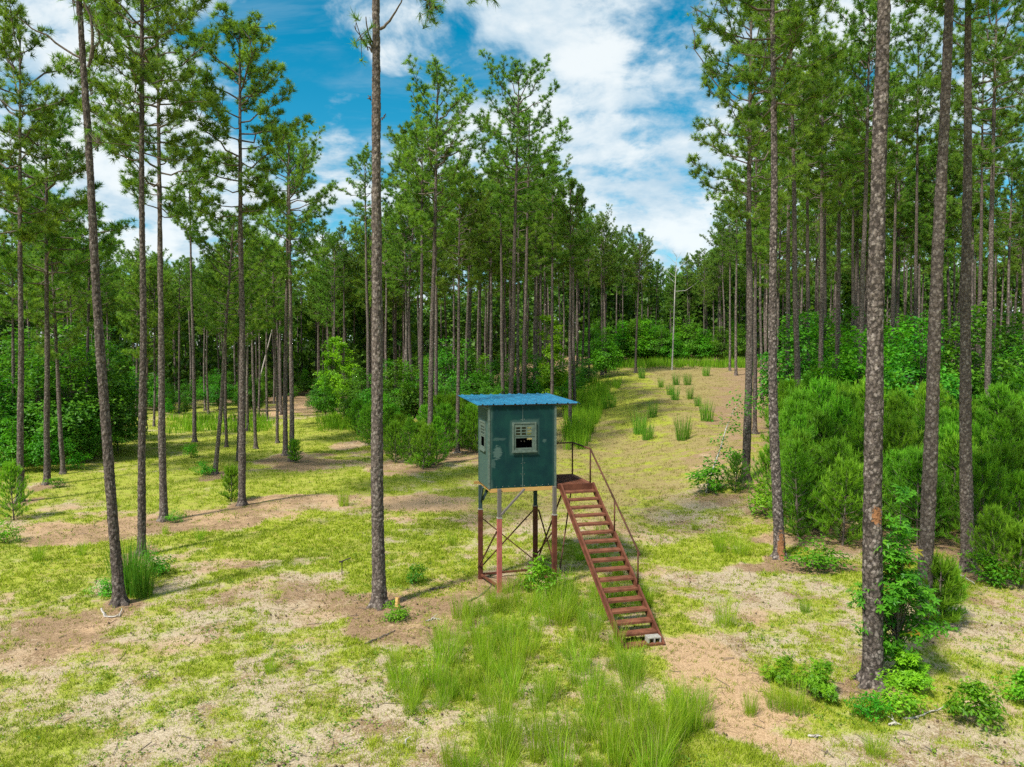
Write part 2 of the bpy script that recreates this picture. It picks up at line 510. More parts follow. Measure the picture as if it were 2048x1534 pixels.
M['twig'] = plain('twig_bark', (.07, .055, .045), (.20, .16, .13), 20)
M['deadwood'] = plain('bleached_wood', (.30, .27, .24), (.55, .50, .44), 25)
M['birchbark'] = plain('pale_dead_bark', (.30, .29, .27), (.62, .60, .56), 6)
M['darkmetal'] = plain('dark_iron', (.02, .018, .016), (.06, .045, .035), 20, .6)
M['cone'] = plain('cone_scales', (.06, .042, .03), (.17, .115, .075), 60)
M['cinder'] = plain('concrete', (.24, .225, .195), (.38, .355, .31), 30, .95, .4)
M['straw'] = plain('fallen_needles', (.15, .085, .045), (.38, .24, .13), 3)
M['weed'] = leaf_mat('low_weed_leaves', (.07, .17, .015), (.25, .38, .035), .35, .5, .1)
M['stump'] = plain('cut_wood', (.45, .26, .08), (.68, .42, .15), 18)


def ground_mat():
    m, nt = mat('ground_cover')
    tc = nt.n('ShaderNodeTexCoord'); P = tc.outputs['Object']
    g, s, l = nt.attr('green'), nt.attr('soil'), nt.attr('litter')
    f1 = nt.noise(P, 9, 4, .68); f2 = nt.noise(P, 38, 3, .7); f3 = nt.noise(P, 2.3, 3, .6)
    mp = nt.n('ShaderNodeMapping'); nt.l(P, mp.inputs[0]); mp.inputs['Scale'].default_value = (1, 1.7, 1)
    f4 = nt.noise(mp.outputs[0], 17, 4, .75, 1.2)
    sand = nt.mix(nt.ramp(f2, .3, .7), (.29, .225, .145), (.56, .46, .32))
    dirt = nt.mix(nt.ramp(f2, .3, .7), (.33, .205, .11), (.56, .385, .23))
    soil = nt.mix(nt.ramp(nt.math('ADD', s, nt.math('MULTIPLY', nt.math('SUBTRACT', f3, .5), .5)), .25, .75), sand, dirt)
    straw = nt.mix(nt.ramp(f2, .3, .72), (.15, .09, .05), (.40, .27, .155))
    lit = nt.math('ADD', l, nt.math('ADD', nt.math('MULTIPLY', nt.math('SUBTRACT', f1, .5), 1.3), nt.math('MULTIPLY', nt.math('SUBTRACT', f4, .5), 1.3)))
    c = nt.mix(nt.ramp(lit, .38, .72, 0, .92), soil, straw)
    field = nt.mix(nt.ramp(f2, .3, .7), (.20, .155, .055), (.37, .305, .12))
    field = nt.mix(nt.ramp(f3, .5, .75, 0, .45), field, nt.mix(f2, (.23, .14, .075), (.39, .265, .15)))
    c = nt.mix(nt.math('MULTIPLY', nt.attr('field'), nt.ramp(f1, .15, .5, .55, 1)), c, field)
    gr = nt.mix(nt.ramp(f2, .25, .75), (.185, .245, .013), (.40, .455, .027))
    gr = nt.mix(nt.ramp(f3, .35, .7), gr, nt.mix(.5, gr, (.30, .26, .06)))
    gg = nt.math('ADD', g, nt.math('ADD', nt.math('MULTIPLY', nt.math('SUBTRACT', f1, .5), .9), nt.math('MULTIPLY', nt.math('SUBTRACT', f4, .5), .8)))
    c = nt.mix(nt.ramp(gg, .34, .80, 0, .85), c, gr)
    # thin dark cracks and needles lying about
    v = nt.n('ShaderNodeTexVoronoi', feature='DISTANCE_TO_EDGE'); nt.l(nt.vmath('ADD', P, nt.vmath('MULTIPLY', nt.n('ShaderNodeTexNoise').outputs['Color'], (0, 0, 0))), v.inputs[0]); v.inputs['Scale'].default_value = 2.6
    crk = nt.math('MULTIPLY', nt.ramp(v.outputs['Distance'], .035, .0), nt.ramp(f3, .45, .62))
    c = nt.mix(nt.math('MULTIPLY', crk, .55), c, (.16, .10, .06))
    finish(nt, c, .95, .1, f2, .5, .05)
    return m


M['ground'] = ground_mat()

# ------------------------------------------------------------------ ground sheet
rr = np.concatenate([np.linspace(1.0, 10, 30)[:-1], np.geomspace(10, 150, 430), np.geomspace(156, 4000, 24)])
fine_a = np.radians(np.linspace(-46, 46, 460))
coarse_a = np.radians(np.linspace(46, 314, 90)[1:-1])
aa = np.concatenate([fine_a, coarse_a])
CY = -6.0
A2, R2 = np.meshgrid(aa, rr)
gx, gy = R2 * np.sin(A2), CY + R2 * np.cos(A2)
gz = terrain(gx, gy)
gg, gs, gl = cover(gx, gy)
na, nr = len(aa), len(rr)
V = np.stack([gx, gy, gz], -1).reshape(-1, 3)
idx = np.arange(nr * na).reshape(nr, na)
a = idx[:-1]; b = idx[1:]
Q = np.stack([a, np.roll(a, -1, 1), np.roll(b, -1, 1), b], -1).reshape(-1, 4)[:, ::-1]
V = np.concatenate([V, [[0, CY, float(terrain(0, CY))]]]); ci = len(V) - 1
me = mesh_np('ground', V, Q, M['ground'], True, {'green': np.append(gg.ravel(), .4), 'soil': np.append(gs.ravel(), .4), 'litter': np.append(gl.ravel(), .4), 'field': np.append(hill_field(gx, gy).ravel(), 0)})
ground = tag(obj('ground', me), kind='structure')

# ------------------------------------------------------------------ short grass
rng = np.random.default_rng(3)


def scatter(n, y0, y1, ang=40.0):
    u = rng.random(n)
    y = y0 * (y1 / y0) ** u
    x = y * np.tan(np.radians(rng.uniform(-ang, ang, n)))
    return x, y


def short_grass(name, n, y0, y1, h0, h1, wd, label):
    nc = n // 9
    x, y = scatter(nc, y0, y1)                     # tufts of nine blades
    x = np.repeat(x, 9); y = np.repeat(y, 9); n = len(x)
    sp = .035 * np.maximum(1, y / 14)
    x = x + rng.normal(0, 1, n) * sp; y = y + rng.normal(0, 1, n) * sp
    g, s, l = cover(x, y)
    p = np.clip((g - .22) * 1.5, 0.03, 1) * np.clip(.45 + l * .3 + g, 0, 1)
    p = np.maximum(np.maximum(p, hill_field(x, y) * .75), .10 + .30 * vnoise(x, y, 2.6, 101) ** 2)
    k = np.repeat(rng.random(nc), 9) < p
    x, y, g, l = x[k], y[k], g[k], l[k]
    m = len(x)
    clump = fbm(x, y, 1.6, 2, 81)
    h = (h0 + (h1 - h0) * rng.random(m) ** 2) * (.55 + .9 * clump) * (.7 + .5 * g)
    dry = np.clip((.46 - g) * 1.5 + (rng.random(m) - .45) * .7, 0, 1)
    dry = np.clip(dry + hill_field(x, y) * rng.uniform(.2, .9, m), 0, 1)
    d = unit(rng.normal(size=(m, 2))) * .55
    z = terrain(x, y)
    B = np.stack([x, y, z - .004], 1)
    D3 = np.concatenate([d, np.zeros((m, 1))], 1)
    sd = unit(np.stack([rng.normal(size=m), rng.normal(size=m) * .6, np.zeros(m)], 1)) * (wd * np.maximum(1, y / y0 * .8))[:, None] * .5
    tip = B + D3 * h[:, None] + np.array([0, 0, 1.]) * h[:, None]
    V = np.stack([B - sd, B + sd, tip], 1).reshape(-1, 3)
    tint = np.repeat(np.clip(rng.random(m) * .35 + .35 * vnoise(x, y, 9.0, 33) + .55 * fbm(x, y, .5, 3, 91) - .12, 0, 1), 3)
    me = mesh_np(name, V, np.arange(3 * m).reshape(-1, 3), M['grass'], False, {'tint': tint, 'dry': np.repeat(dry, 3)})
    tag(obj(name, me), label, 'grass', kind='stuff')


short_grass('short_grass', 720000, 7.0, 26, .022, .095, .0105, 'short yellow-green grass growing in patches on the sandy ground')
short_grass('meadow_grass', 330000, 26, 100, .05, .14, .022, 'short grass covering the far lawn and the brown clearing')

# ------------------------------------------------------------------ pine crowns and trunks
def pine_crown_data(seed, L=9.0, Rm=2.5, nb=40, nn=24, sparse=1.0):
    r = np.random.default_rng(seed)
    t = np.sort(np.clip((np.arange(nb) + r.uniform(-.8, .8, nb)) / nb, 0.0, 1)) ** .92
    az = np.arange(nb) * 2.4 + r.normal(0, .5, nb)
    prof = np.interp(t, [0, .06, .2, .42, .7, 1.0], [.22, .50, .88, 1.0, .85, .50])
    ln = Rm * prof * r.uniform(.55, 1.15, nb)
    el = np.interp(t, [0, .15, .5, 1.0], [70, 44, 20, 4]) + r.normal(0, 9, nb)
    el = np.radians(el)
    K = 6
    s = np.linspace(0, 1, K)
    d = np.stack([np.cos(az) * np.cos(el), np.sin(az) * np.cos(el), np.sin(el)], 1)
    base = np.stack([np.zeros(nb), np.zeros(nb), -t * L], 1)
    curve = r.uniform(.05, .28, nb) * ln
    P = base[:, None, :] + d[:, None, :] * (s[None, :, None] * ln[:, None, None])
    P[:, :, 2] += curve[:, None] * (s ** 2)[None] - .06 * ln[:, None] * np.sin(s * np.pi)[None]
    wob = r.normal(0, .05, (nb, K, 3)); wob[:, 0] = 0
    P += wob * ln[:, None, None] * .6
    rad = (.012 + .011 * ln[:, None]) * (1 - .82 * s[None])
    wood = [tubes(P, rad, 5)]
    tc, ta = [], []
    for i in range(nb):
        ns = max(2, int(round((3 + ln[i] * 3.4) * sparse)))
        for j in range(ns):
            u = 1 - .68 * (j / ns) ** 1.15 if j else 1.0
            k = min(int(u * (K - 1)), K - 2); f = u * (K - 1) - k
            p = P[i, k] * (1 - f) + P[i, k + 1] * f
            fw = P[i, k + 1] - P[i, k]; fw /= np.linalg.norm(fw) + 1e-9
            sd = np.cross(fw, [0, 0, 1.]); sd /= np.linalg.norm(sd) + 1e-9
            sgn = 1 if j % 2 else -1
            dr = fw * r.uniform(.3, .8) + sd * sgn * r.uniform(.3, 1.0) * (0 if j == 0 else 1) + np.array([0, 0, r.uniform(-.05, .6)])
            dr /= np.linalg.norm(dr)
            sl = r.uniform(.18, .55) * (.6 + .25 * ln[i]) * (.5 if j == 0 else 1)
            q = np.stack([p, p + dr * sl * .5 + [0, 0, -.02], p + dr * sl])
            wood.append(tubes(q[None], np.array([[.014, .011, .006]]), 3))
            nt_ = r.integers(3, 6)
            for m in range(nt_):
                v = (1.0, .75, .55, .38, .9)[m]
                jit = r.normal(0, .09 if m else .02, 3)
                tc.append(p + dr * sl * v + jit)
                ta.append(dr * .7 + [0, 0, .55] + r.normal(0, .35, 3) + jit * 3)
    tc.append([0, 0, .15]); ta.append([0, 0, 1])
    tc, ta = np.array(tc), np.array(ta)
    nd = needles(tc, ta, nn, .215, .021, r, 8, 92, .10)
    return join_np(wood), nd


CROWNS = []
specs = [(7.4, 2.5, 40, 1.0), (7.0, 2.9, 36, 1.0), (8.2, 2.4, 44, .9), (6.0, 2.7, 30, 1.1), (7.8, 3.1, 38, .9), (6.6, 2.2, 36, 1.1), (5.6, 2.4, 27, .9), (8.6, 2.9, 44, .85)]
for i, (L, Rm, nb, sp) in enumerate(specs):
    wd_, nd_ = pine_crown_data(100 + i, L, Rm, nb, 32, sp * 1.1)
    CROWNS.append((mesh_np('branches', wd_[0], wd_[1], M['twig'], True), mesh_np('crown', nd_[0], nd_[1], M['needle'], False, {'tint': nd_[2]}), L))


def trunk_mesh(H, r0, seed, detail=0, bend=.0, top=.16, material=None):
    r = np.random.default_rng(seed)
    if detail == 2:
        zs = np.concatenate([np.arange(-.25, 13.5, .03), np.linspace(13.5, H, 26)[1:]]); m = 52
    elif detail == 1:
        zs = np.concatenate([np.linspace(-.25, 1, 14), np.linspace(1, H, 70)[1:]]); m = 14
    else:
        zs = np.concatenate([np.linspace(-.3, .8, 5), np.linspace(.8, H, 16)[1:]]); m = 7
    th = np.arange(m) * 2 * np.pi / m
    t = np.clip(zs / H, 0, 1)
    rad = r0 * ((1 - t) ** .8 * (1 - top) + top) * (1 + .40 * np.exp(-np.maximum(zs, 0) / .24) + .35 * np.exp(-np.maximum(zs, 0) / .07)) * (1 + .03 * np.sin(zs * 2.3 + seed))
    ph = r.uniform(0, 6.28)
    bx = bend * np.sin(np.clip(zs / (.6 * H), 0, 1) * np.pi) ** 2 * np.cos(ph) + .02 * np.sin(zs * .9 + ph) * (zs > 0) * np.clip(1 - t * 1.6, 0, 1)
    by = bend * np.sin(np.clip(zs / (.6 * H), 0, 1) * np.pi) ** 2 * np.sin(ph)
    R2_ = np.repeat(rad[:, None], m, 1) * (1 + .30 * np.exp(-np.maximum(zs, 0) / .15)[:, None] * np.sin(th * 5 + ph)[None, :])
    if detail:
        TH, Z = np.meshgrid(th, zs)
        arc = TH * r0
        if detail == 2:      # raised bark plates, wrapped round the stem
            cw, ch = 2 * np.pi / 13, .16
            row = np.floor(Z / ch + .35 * np.sin(TH * 3 + seed) + .5 * vnoise(TH * 2 + 50, Z, 2.0, seed))
            off = (row * 2.399 + seed) % 1
            cxx = (TH / cw + off + .5 * vnoise(TH * 3, Z * 3, 1.6, seed + 5))
            fx = np.abs((cxx % 1) - .5) * 2
            zz = Z / ch + .35 * np.sin(TH * 3 + seed) + .5 * vnoise(TH * 2 + 50, Z, 2.0, seed)
            fz = np.abs((zz % 1) - .5) * 2
            e = np.maximum(fx, fz)
            hsh = _rt[(np.floor(cxx).astype(int) * 7) & 255, (row.astype(int) * 13) & 255]
            plate = (1 - sstep(.62, 1.0, e)) * (.35 + .65 * hsh)
            R2_ = R2_ + (plate - .35) * .019 + (vnoise(TH * 9, Z * 22, 1.0, seed) - .5) * .008
        else:
            R2_ = R2_ + (vnoise(TH * 4, Z * 5, 1, seed) - .5) * .03
    V = np.stack([bx[:, None] + R2_ * np.cos(th), by[:, None] + R2_ * np.sin(th), np.repeat(zs[:, None], m, 1)], -1).reshape(-1, 3)
    n = len(zs)
    idx = np.arange(n * m).reshape(n, m)
    a = idx[:-1]; b = idx[1:]
    Q = np.stack([a, np.roll(a, -1, 1), np.roll(b, -1, 1), b], -1).reshape(-1, 4)
    return mesh_np('trunk', V, Q, material or (M['bark'] if detail else M['bark_fine']), True)


pine_count = [0]


def pine(label, base, H, r0, tilt=0.0, detail=1, crown=None, cscale=1.0, crot=None, group=None, bend=.05, tilty=0.0, trunk=None, material=None, cwide=1.0):
    i = pine_count[0]; pine_count[0] += 1
    root = empty('pine_tree', base, (tilty, tilt, 0))
    tag(root, label, 'pine tree', group)
    me = trunk or trunk_mesh(H - .8 * cscale, r0, 1000 + i * 3, detail, bend, material=material)
    obj('trunk', me, root)
    br, cr, L = CROWNS[crown if crown is not None else (i * 5 + 3) % len(CROWNS)]
    cz = crot if crot is not None else (i * 2.13) % 6.28
    sc = (cscale * cwide, cscale * cwide, cscale)
    obj('branches', br, root, (0, 0, H - .95 * cscale), (0, 0, cz), sc)
    obj('crown', cr, root, (0, 0, H - .95 * cscale), (0, 0, cz), sc)
    return root


def main_pine(label, xb, yb, x2, y2, wpx, ytop=None, d=None, H=None, detail=1, crown=None, cs=1.0, crot=None, bend=.06, material=None, cw=1.0, group=None):
    """pine whose foot stands at xb, yb (or d metres away) and whose stem passes x2, y2"""
    B = ground_at(xb, yb) if d is None else at_depth(xb, d)
    dd = B.y
    v = px_dir(x2, y2); P = Vector((0, 0, CAMZ)) + v * (dd / v.y)
    tilt = math.atan2(P.x - B.x, P.z - B.z)
    if ytop is not None:
        v = px_dir(x2, ytop); H = CAMZ + v.z * (dd / v.y) - B.z
    if H is None: H = 19.5 + ((xb * 7) % 10) * .22
    r0 = wpx / F * dd * .5
    r0 = min(max(r0, .09), .21)
    return pine(label, B, H / math.cos(tilt), r0, tilt, detail, crown, cs, crot, group, bend, material=material, cwide=cw)


wound_low = bark_mat('pine_bark_scarred_foot', (.045, .036, .032), (.15, .12, .105), (.33, .28, .25), 1.0, (.38, .42, .02, .11))
wound_mid = bark_mat('pine_bark_scarred_stem', (.05, .04, .034), (.17, .135, .115), (.38, .32, .28), 1.0, (3.0, .16, -.02, .09))
# foreground and middle pines: label, foot x, y, second point on stem, stem width
main_pine('leaning pine at far left with curved bare stem and forked dead limb', 240, 1208, 160, 30, 20, detail=2, H=19.5, crown=6, cs=.8)
main_pine('straight pine behind tall weeds, just beside the leaning pine', 282, 1110, 284, 60, 15, detail=2, H=19.8, crown=2, cs=.95, crot=1.0)
main_pine('straight pine at the edge of brown strip, third near stem on left', 327, 1042, 316, 150, 15, detail=1, ytop=-30, crown=1, cs=1.0)
main_pine('tall pine on brown strip with small pine sprig beside its foot', 483, 1011, 480, 200, 15, detail=1, ytop=15, crown=5, cs=1.05, cw=1.1)
main_pine('thick bare pine stem left of the green blind, nearest to it', 757, 1212, 752, 40, 26, detail=2, H=21.5, crown=4, cs=.75)
main_pine('leaning largest pine stem in front on right, scarred bark', 1744, 1367, 1768, 20, 38, detail=2, H=21.5, crown=0, cs=.8, material=wound_mid)
main_pine('pine leaning right behind sapling, beside the largest right stem', 1848, 1255, 1898, 20, 28, detail=2, H=20.5, crown=7, cs=.75)
main_pine('straight dark pine near right edge rising from young pines', 1935, 1140, 1936, 20, 24, detail=2, H=20, crown=3, cs=.85)
main_pine('curved pine with orange bark wound at its foot', 1558, 1116, 1545, 20, 20, detail=2, H=19.8, crown=1, cs=.95, material=wound_low, bend=.16)
main_pine('pine at right edge of brown clearing with drooping long limb', 1491, 962, 1502, 60, 17, detail=1, H=19.6, crown=4, cs=1.05, crot=2.4, bend=.12)
main_pine('pine behind small young pine at left picture edge', 40, 1003, 40, 330, 13, detail=1, ytop=20, crown=1, cs=1.15)
main_pine('thin pine just behind the left-edge pine', 29, 927, 25, 560, 7, detail=1, ytop=330, crown=0, cs=1.0)
main_pine('pine with leafy sprouts at its foot on left lawn edge', 94, 969, 93, 480, 12, detail=1, ytop=200, crown=3, cs=1.25)
main_pine('thin pine standing close behind the pine with leafy sprouts', 88, None, 82, 480, 7, d=44, detail=1, ytop=330, crown=2)
main_pine('slanting slim pine in front of dark thicket on left', 126, 948, 103, 500, 9, detail=1, ytop=395, crown=7, cs=.85)
main_pine('pine rising from middle of dark broadleaf thicket on left', 171, 907, 180, 480, 8, detail=1, ytop=400, crown=6, cs=.9, bend=.2)
main_pine('thin pine on far lawn seen just left of straight pine', 273, 835, 276, 600, 5, detail=0, ytop=500)
main_pine('crooked thin pine on far lawn between two near stems', 291, 852, 299, 600, 6, detail=0, ytop=520)
main_pine('thin straight pine on far lawn right of crooked one', 308, 853, 309, 600, 5, detail=0, ytop=530)
main_pine('slim far pine by lush grass in the lawn corner', 359, 827, 359, 650, 5, detail=0, ytop=520, crown=6, cs=.8)
main_pine('pine with rounded open crown alone on left lawn', 389, 884, 381, 480, 8, detail=1, ytop=340, crown=3, cs=.72, cw=1.0)
main_pine('pine leaning strongly right on left lawn with shrub at foot', 430, 948, 468, 430, 9, detail=1, ytop=420, crown=0, cs=.75)
main_pine('slender pine directly behind the strongly leaning pine', 453, 894, 451, 560, 6, detail=1, ytop=480, crown=5, cs=.75)
main_pine('slim pine tucked behind the tall brown strip pine', 476, 923, 478, 560, 7, detail=1, ytop=440, crown=2, cs=.75)
main_pine('thin pine right of brown strip pine, farther of two', 496, 862, 496, 560, 6, detail=0, ytop=500)
main_pine('thin vine-covered pine with curved foot on lawn', 512, 898, 498, 480, 7, detail=1, ytop=450, crown=0, cs=.8, bend=.25)
main_pine('slim pine left of the twin pines on lawn', 555, 886, 546, 540, 6, detail=1, ytop=470, crown=4, cs=.75)
main_pine('left stem of the twin pines on bare dirt patch', 571, 911, 574, 540, 10, detail=1, ytop=290, crown=1, cs=.9)
main_pine('right stem of the twin pines with sprouts at foot', 584, 923, 580, 540, 10, detail=1, ytop=255, crown=4, cs=.95)
main_pine('far slim pine beside dirt track on its right', 638, 800, 638, 600, 4, detail=0, ytop=480)
main_pine('far slim pine second to right of dirt track', 647, 803, 646, 600, 4, detail=0, ytop=455)
main_pine('thin pine in front of bright sweetgum tree', 668, 814, 669, 600, 5, detail=0, ytop=470)
main_pine('thin pine standing within bright yellow-green sweetgum', 688, 811, 688, 600, 5, detail=0, ytop=450)
main_pine('slim pine partly hidden just left of thick bare stem', 737, 840, 731, 420, 8, detail=1, ytop=300, crown=6, cs=1.0, cw=1.12)
main_pine('curved slim pine behind young pines right of thick stem', 827, 832, 816, 400, 8, detail=1, ytop=250, crown=2, cs=1.0, cw=1.12, bend=.2)
main_pine('pine between curved slim pine and the stand edge pine', 843, 868, 844, 400, 9, detail=1, ytop=230, crown=3, cs=1.1, cw=1.12)
main_pine('tall pine at edge of stand left of blue roof', 860, 930, 872, 350, 12, detail=1, ytop=138, crown=7, cs=1.0, cw=1.12)
main_pine('pine close behind the tall stand edge pine', 871, None, 872, 420, 8, d=52, detail=1, ytop=260, crown=0, cs=1.05)
main_pine('pine just left of the blue roof by bare twigs', 914, 905, 919, 430, 8, detail=1, ytop=330, crown=5, cs=1.0)
main_pine('slanting pine behind roof corner in dense stand', 929, None, 940, 480, 7, d=58, detail=1, ytop=340, crown=1)
main_pine('slim stand pine right of slanting pine behind roof', 941, None, 936, 480, 6, d=64, detail=0, ytop=370)
main_pine('slim far stand pine above left half of roof', 961, None, 961, 500, 5, d=72, detail=0, ytop=400)
main_pine('pine in stand above middle of blue roof', 979, None, 979, 500, 6, d=66, detail=0, ytop=350)
main_pine('forked pine in stand, left of tallest behind roof', 1008, None, 1001, 420, 8, d=50, detail=1, ytop=290, crown=6, cs=1.0)
main_pine('tallest pine rising behind blue roof of the blind', 1018, None, 1034, 300, 11, d=43, detail=1, ytop=128, crown=4, cs=1.0, cw=1.12)
main_pine('pine right of tallest one behind blue roof', 1046, None, 1056, 380, 9, d=48, detail=1, ytop=220, crown=1, cs=1.0, cw=1.12)
main_pine('thin pine in stand above right part of roof', 1068, None, 1071, 500, 6, d=62, detail=0, ytop=330)
main_pine('thin far pine behind bright sweetgum, left of two', 1080, None, 1082, 500, 6, d=68, detail=0, ytop=370)
main_pine('thin pine in front of the bright round sweetgum', 1104, None, 1105, 450, 7, d=56, detail=1, ytop=300, crown=2, cs=.9)
main_pine('bare-stemmed pine at left edge of brown clearing', 1141, 858, 1141, 450, 8, detail=1, ytop=350, crown=5, cs=.9)
main_pine('slim reddish pine just right of clearing edge pine', 1150, 826, 1145, 450, 7, detail=1, ytop=390, crown=6, cs=.9)
main_pine('far pine rising behind round shrub on clearing left', 1178, None, 1177, 500, 5, d=84, detail=0, ytop=420)
main_pine('left stem of a tight pair atop the clearing', 1204, None, 1203, 550, 6, d=88, detail=0, ytop=430, crown=4)
main_pine('right stem of a tight pair atop the clearing', 1210, None, 1208, 550, 6, d=90, detail=0, ytop=450, crown=1)
main_pine('pine with pointed crown standing alone against sky over clearing', 1271, 746, 1278, 550, 5, detail=0, ytop=462, crown=3)
main_pine('right-hand pine of far clearing edge, left of bend', 1460, 742, 1460, 550, 5, detail=0, ytop=400, crown=0)
main_pine('slim pine where clearing meets right-hand woods', 1472, 751, 1473, 550, 6, detail=0, ytop=360, crown=7)
main_pine('slim pine right behind drooping-limb pine', 1510, 868, 1512, 420, 9, detail=1, ytop=200, crown=2, cs=1.0)
main_pine('thinner pine second behind drooping-limb pine', 1525, 805, 1519, 420, 6, detail=0, ytop=260, crown=5)
main_pine('pine left of close pair behind wounded pine', 1576, None, 1577, 400, 10, d=44, detail=1, ytop=60, crown=0, cs=1.1)
main_pine('dark pine of close pair behind wounded pine', 1602, None, 1588, 380, 13, d=33, detail=1, ytop=-60, crown=5, cs=1.1)
main_pine('pine rising from right thicket with vines at foot', 1618, None, 1615, 450, 10, d=46, detail=1, ytop=140, crown=3, cs=1.1)
main_pine('left pine of tight pair in right thicket', 1641, None, 1643, 450, 11, d=40, detail=1, ytop=60, crown=7, cs=1.1)
main_pine('right pine of tight pair in right thicket', 1648, None, 1650, 450, 8, d=50, detail=1, ytop=170, crown=1, cs=1.1)
main_pine('pine leaning slightly left of thick scarred stem', 1672, None, 1678, 450, 10, d=42, detail=1, ytop=90, crown=4, cs=1.1)
main_pine('far pine pair, left stem, near scarred stem', 1704, None, 1706, 450, 8, d=56, detail=1, ytop=230, crown=6, cs=1.1)
main_pine('far pine pair, right stem, near scarred stem', 1713, None, 1714, 450, 8, d=58, detail=1, ytop=250, crown=2, cs=1.1)
main_pine('slanting pine just left of thick scarred stem', 1722, None, 1736, 200, 12, d=36, detail=1, ytop=-20, crown=0, cs=1.1)
main_pine('slim pine between scarred stem and right-leaning stem', 1783, None, 1790, 450, 8, d=50, detail=1, ytop=130, crown=5, cs=1.1)
main_pine('vine-draped pine left of the right-leaning stem', 1831, None, 1833, 450, 9, d=45, detail=1, ytop=60, crown=3, cs=1.1)
main_pine('thin far pine right of the right-leaning stem', 1911, None, 1909, 500, 6, d=66, detail=0, ytop=300, crown=4)
main_pine('pine immediately right of straight dark stem', 1961, None, 1963, 420, 9, d=44, detail=1, ytop=60, crown=7, cs=1.1)
main_pine('sturdy pine farthest right among middle stems', 1976, None, 1985, 350, 13, d=33, detail=1, ytop=-50, crown=1, cs=1.15)
main_pine('pine cut by the right picture border', 2056, None, 2062, 400, 10, d=40, detail=1, ytop=20, crown=6, cs=1.2)

# pines of the surrounding woods, told apart only by the stand they grow in
far_trunks = [trunk_mesh(17, .135, 50 + k, 0, .12) for k in range(5)]
rngp = np.random.default_rng(12)
placed = []


def top_line(px):
    return float(np.interp(px, [-200, 120, 220, 330, 430, 560, 600, 660, 740, 820, 1000, 1100, 1190, 1260, 1320, 1400, 1460, 1520, 1700, 2300],
                           [400, 440, 505, 540, 520, 510, 560, 510, 450, 380, 370, 400, 440, 490, 530, 520, 430, 330, 300, 280]))


def stand(n, x0, x1, d0, d1, label, group, keep=lambda px, d: True, lift=0):
    k = tries = 0
    while k < n and tries < 6000:
        tries += 1
        px = rngp.uniform(x0, x1); d = math.sqrt(rngp.uniform(d0 ** 2, d1 ** 2))
        if not keep(px, d): continue
        B = at_depth(px, d)
        if any((B.x - q[0]) ** 2 + (B.y - q[1]) ** 2 < 2.2 for q in placed): continue
        placed.append((B.x, B.y))
        yt = top_line(px) + rngp.uniform(-25, 55) - lift
        v = px_dir(px, yt); H = CAMZ + v.z * (d / v.y) - B.z
        H = min(max(H, 12.5), 21)
        s = H / 17.0
        i = pine_count[0]; pine_count[0] += 1
        root = empty('pine_tree', B, (rngp.normal(0, .012), rngp.normal(0, .018), rngp.uniform(0, 6.28)))
        root.scale = (s, s, s)
        tag(root, label, 'pine tree', group)
        c = int(rngp.integers(len(CROWNS))); cz = rngp.uniform(0, 6.28)
        cs = rngp.uniform(.8, 1.0)
        obj('trunk', far_trunks[i % 5], root)
        obj('branches', CROWNS[c][0], root, (0, 0, 16.7), (0, 0, cz), cs)
        obj('crown', CROWNS[c][1], root, (0, 0, 16.7), (0, 0, cz), cs)
        k += 1


stand(78, -260, 565, 62, 118, 'slim pine in the shady woods beyond the left lawn', 'pines beyond the left lawn')
stand(30, 540, 770, 84, 125, 'slim pine in the woods where the dirt track ends', 'pines at the end of the dirt track', lambda px, d: not (565 < px < 625 and d < 100))
stand(52, 745, 1170, 56, 112, 'slim pine in the dense stand behind the blind', 'pines of the stand behind the blind', lambda px, d: px < 1100 or d > 78)
stand(46, 1150, 1500, 108, 140, 'distant pine in the treeline at the top of the brown clearing', 'pines along the top of the clearing')
stand(72, 1500, 2330, 52, 112, 'pine in the woods behind the young pine thicket', 'pines behind the young pine thicket')

# the far-off wood behind everything, one mass
rw = np.random.default_rng(90)
fol, stm = [], []
for k in range(520):
    a = math.radians(rw.uniform(-44, 44)); d = rw.uniform(126 if a > -.12 else 100, 190)
    x, y = d * math.sin(a), d * math.cos(a)
    pxx = 1024 + F * x / y
    if y < (112 if pxx > 800 else 92) or (560 < pxx < 630 and d < 120): continue
    z0 = float(terrain(x, y)); H = rw.uniform(12, 17) if 1230 < pxx < 1440 else rw.uniform(15, 20)
    stm.append(np.array([[x, y, z0 - .3], [x, y, z0 + H * .5], [x, y, z0 + H * .95]]))
    n = 560
    u = unit(rw.normal(size=(n, 3))) * rw.random((n, 1)) ** .4
    up_ = rw.random(n) < .5
    c = np.where(up_[:, None], np.array([x, y, z0 + H * .74]) + u * [2.6, 2.6, H * .27], np.array([x, y, z0 + 4.0]) + u * [3.6, 3.6, 5.2])
    q = unit(rw.normal(size=(n, 3))); e = perp(q, rw)
    sz = rw.uniform(.4, .95, (n, 1))
    V_ = np.stack([c - e * sz * .5, c + e * sz * .5, c + q * sz], 1).reshape(-1, 3)
    fol.append((V_, np.arange(3 * n).reshape(-1, 3), np.repeat(rw.random(n), 3)))
v, f, t = join_np(fol)
tag(obj('distant_woods', mesh_np('distant_woods', v, f, M['far_leaf'], False, {'tint': t})), 'far-off dark green woods closing the view behind all stands', 'woods', kind='stuff')
v, f, _ = tubes(np.array(stm), np.repeat([[.17, .13, .05]], len(stm), 0), 5)
tag(obj('distant_trunks', mesh_np('distant_trunks', v, f, M['bark_fine'], True)), 'far-off pine stems standing inside the distant woods', 'woods', kind='stuff')

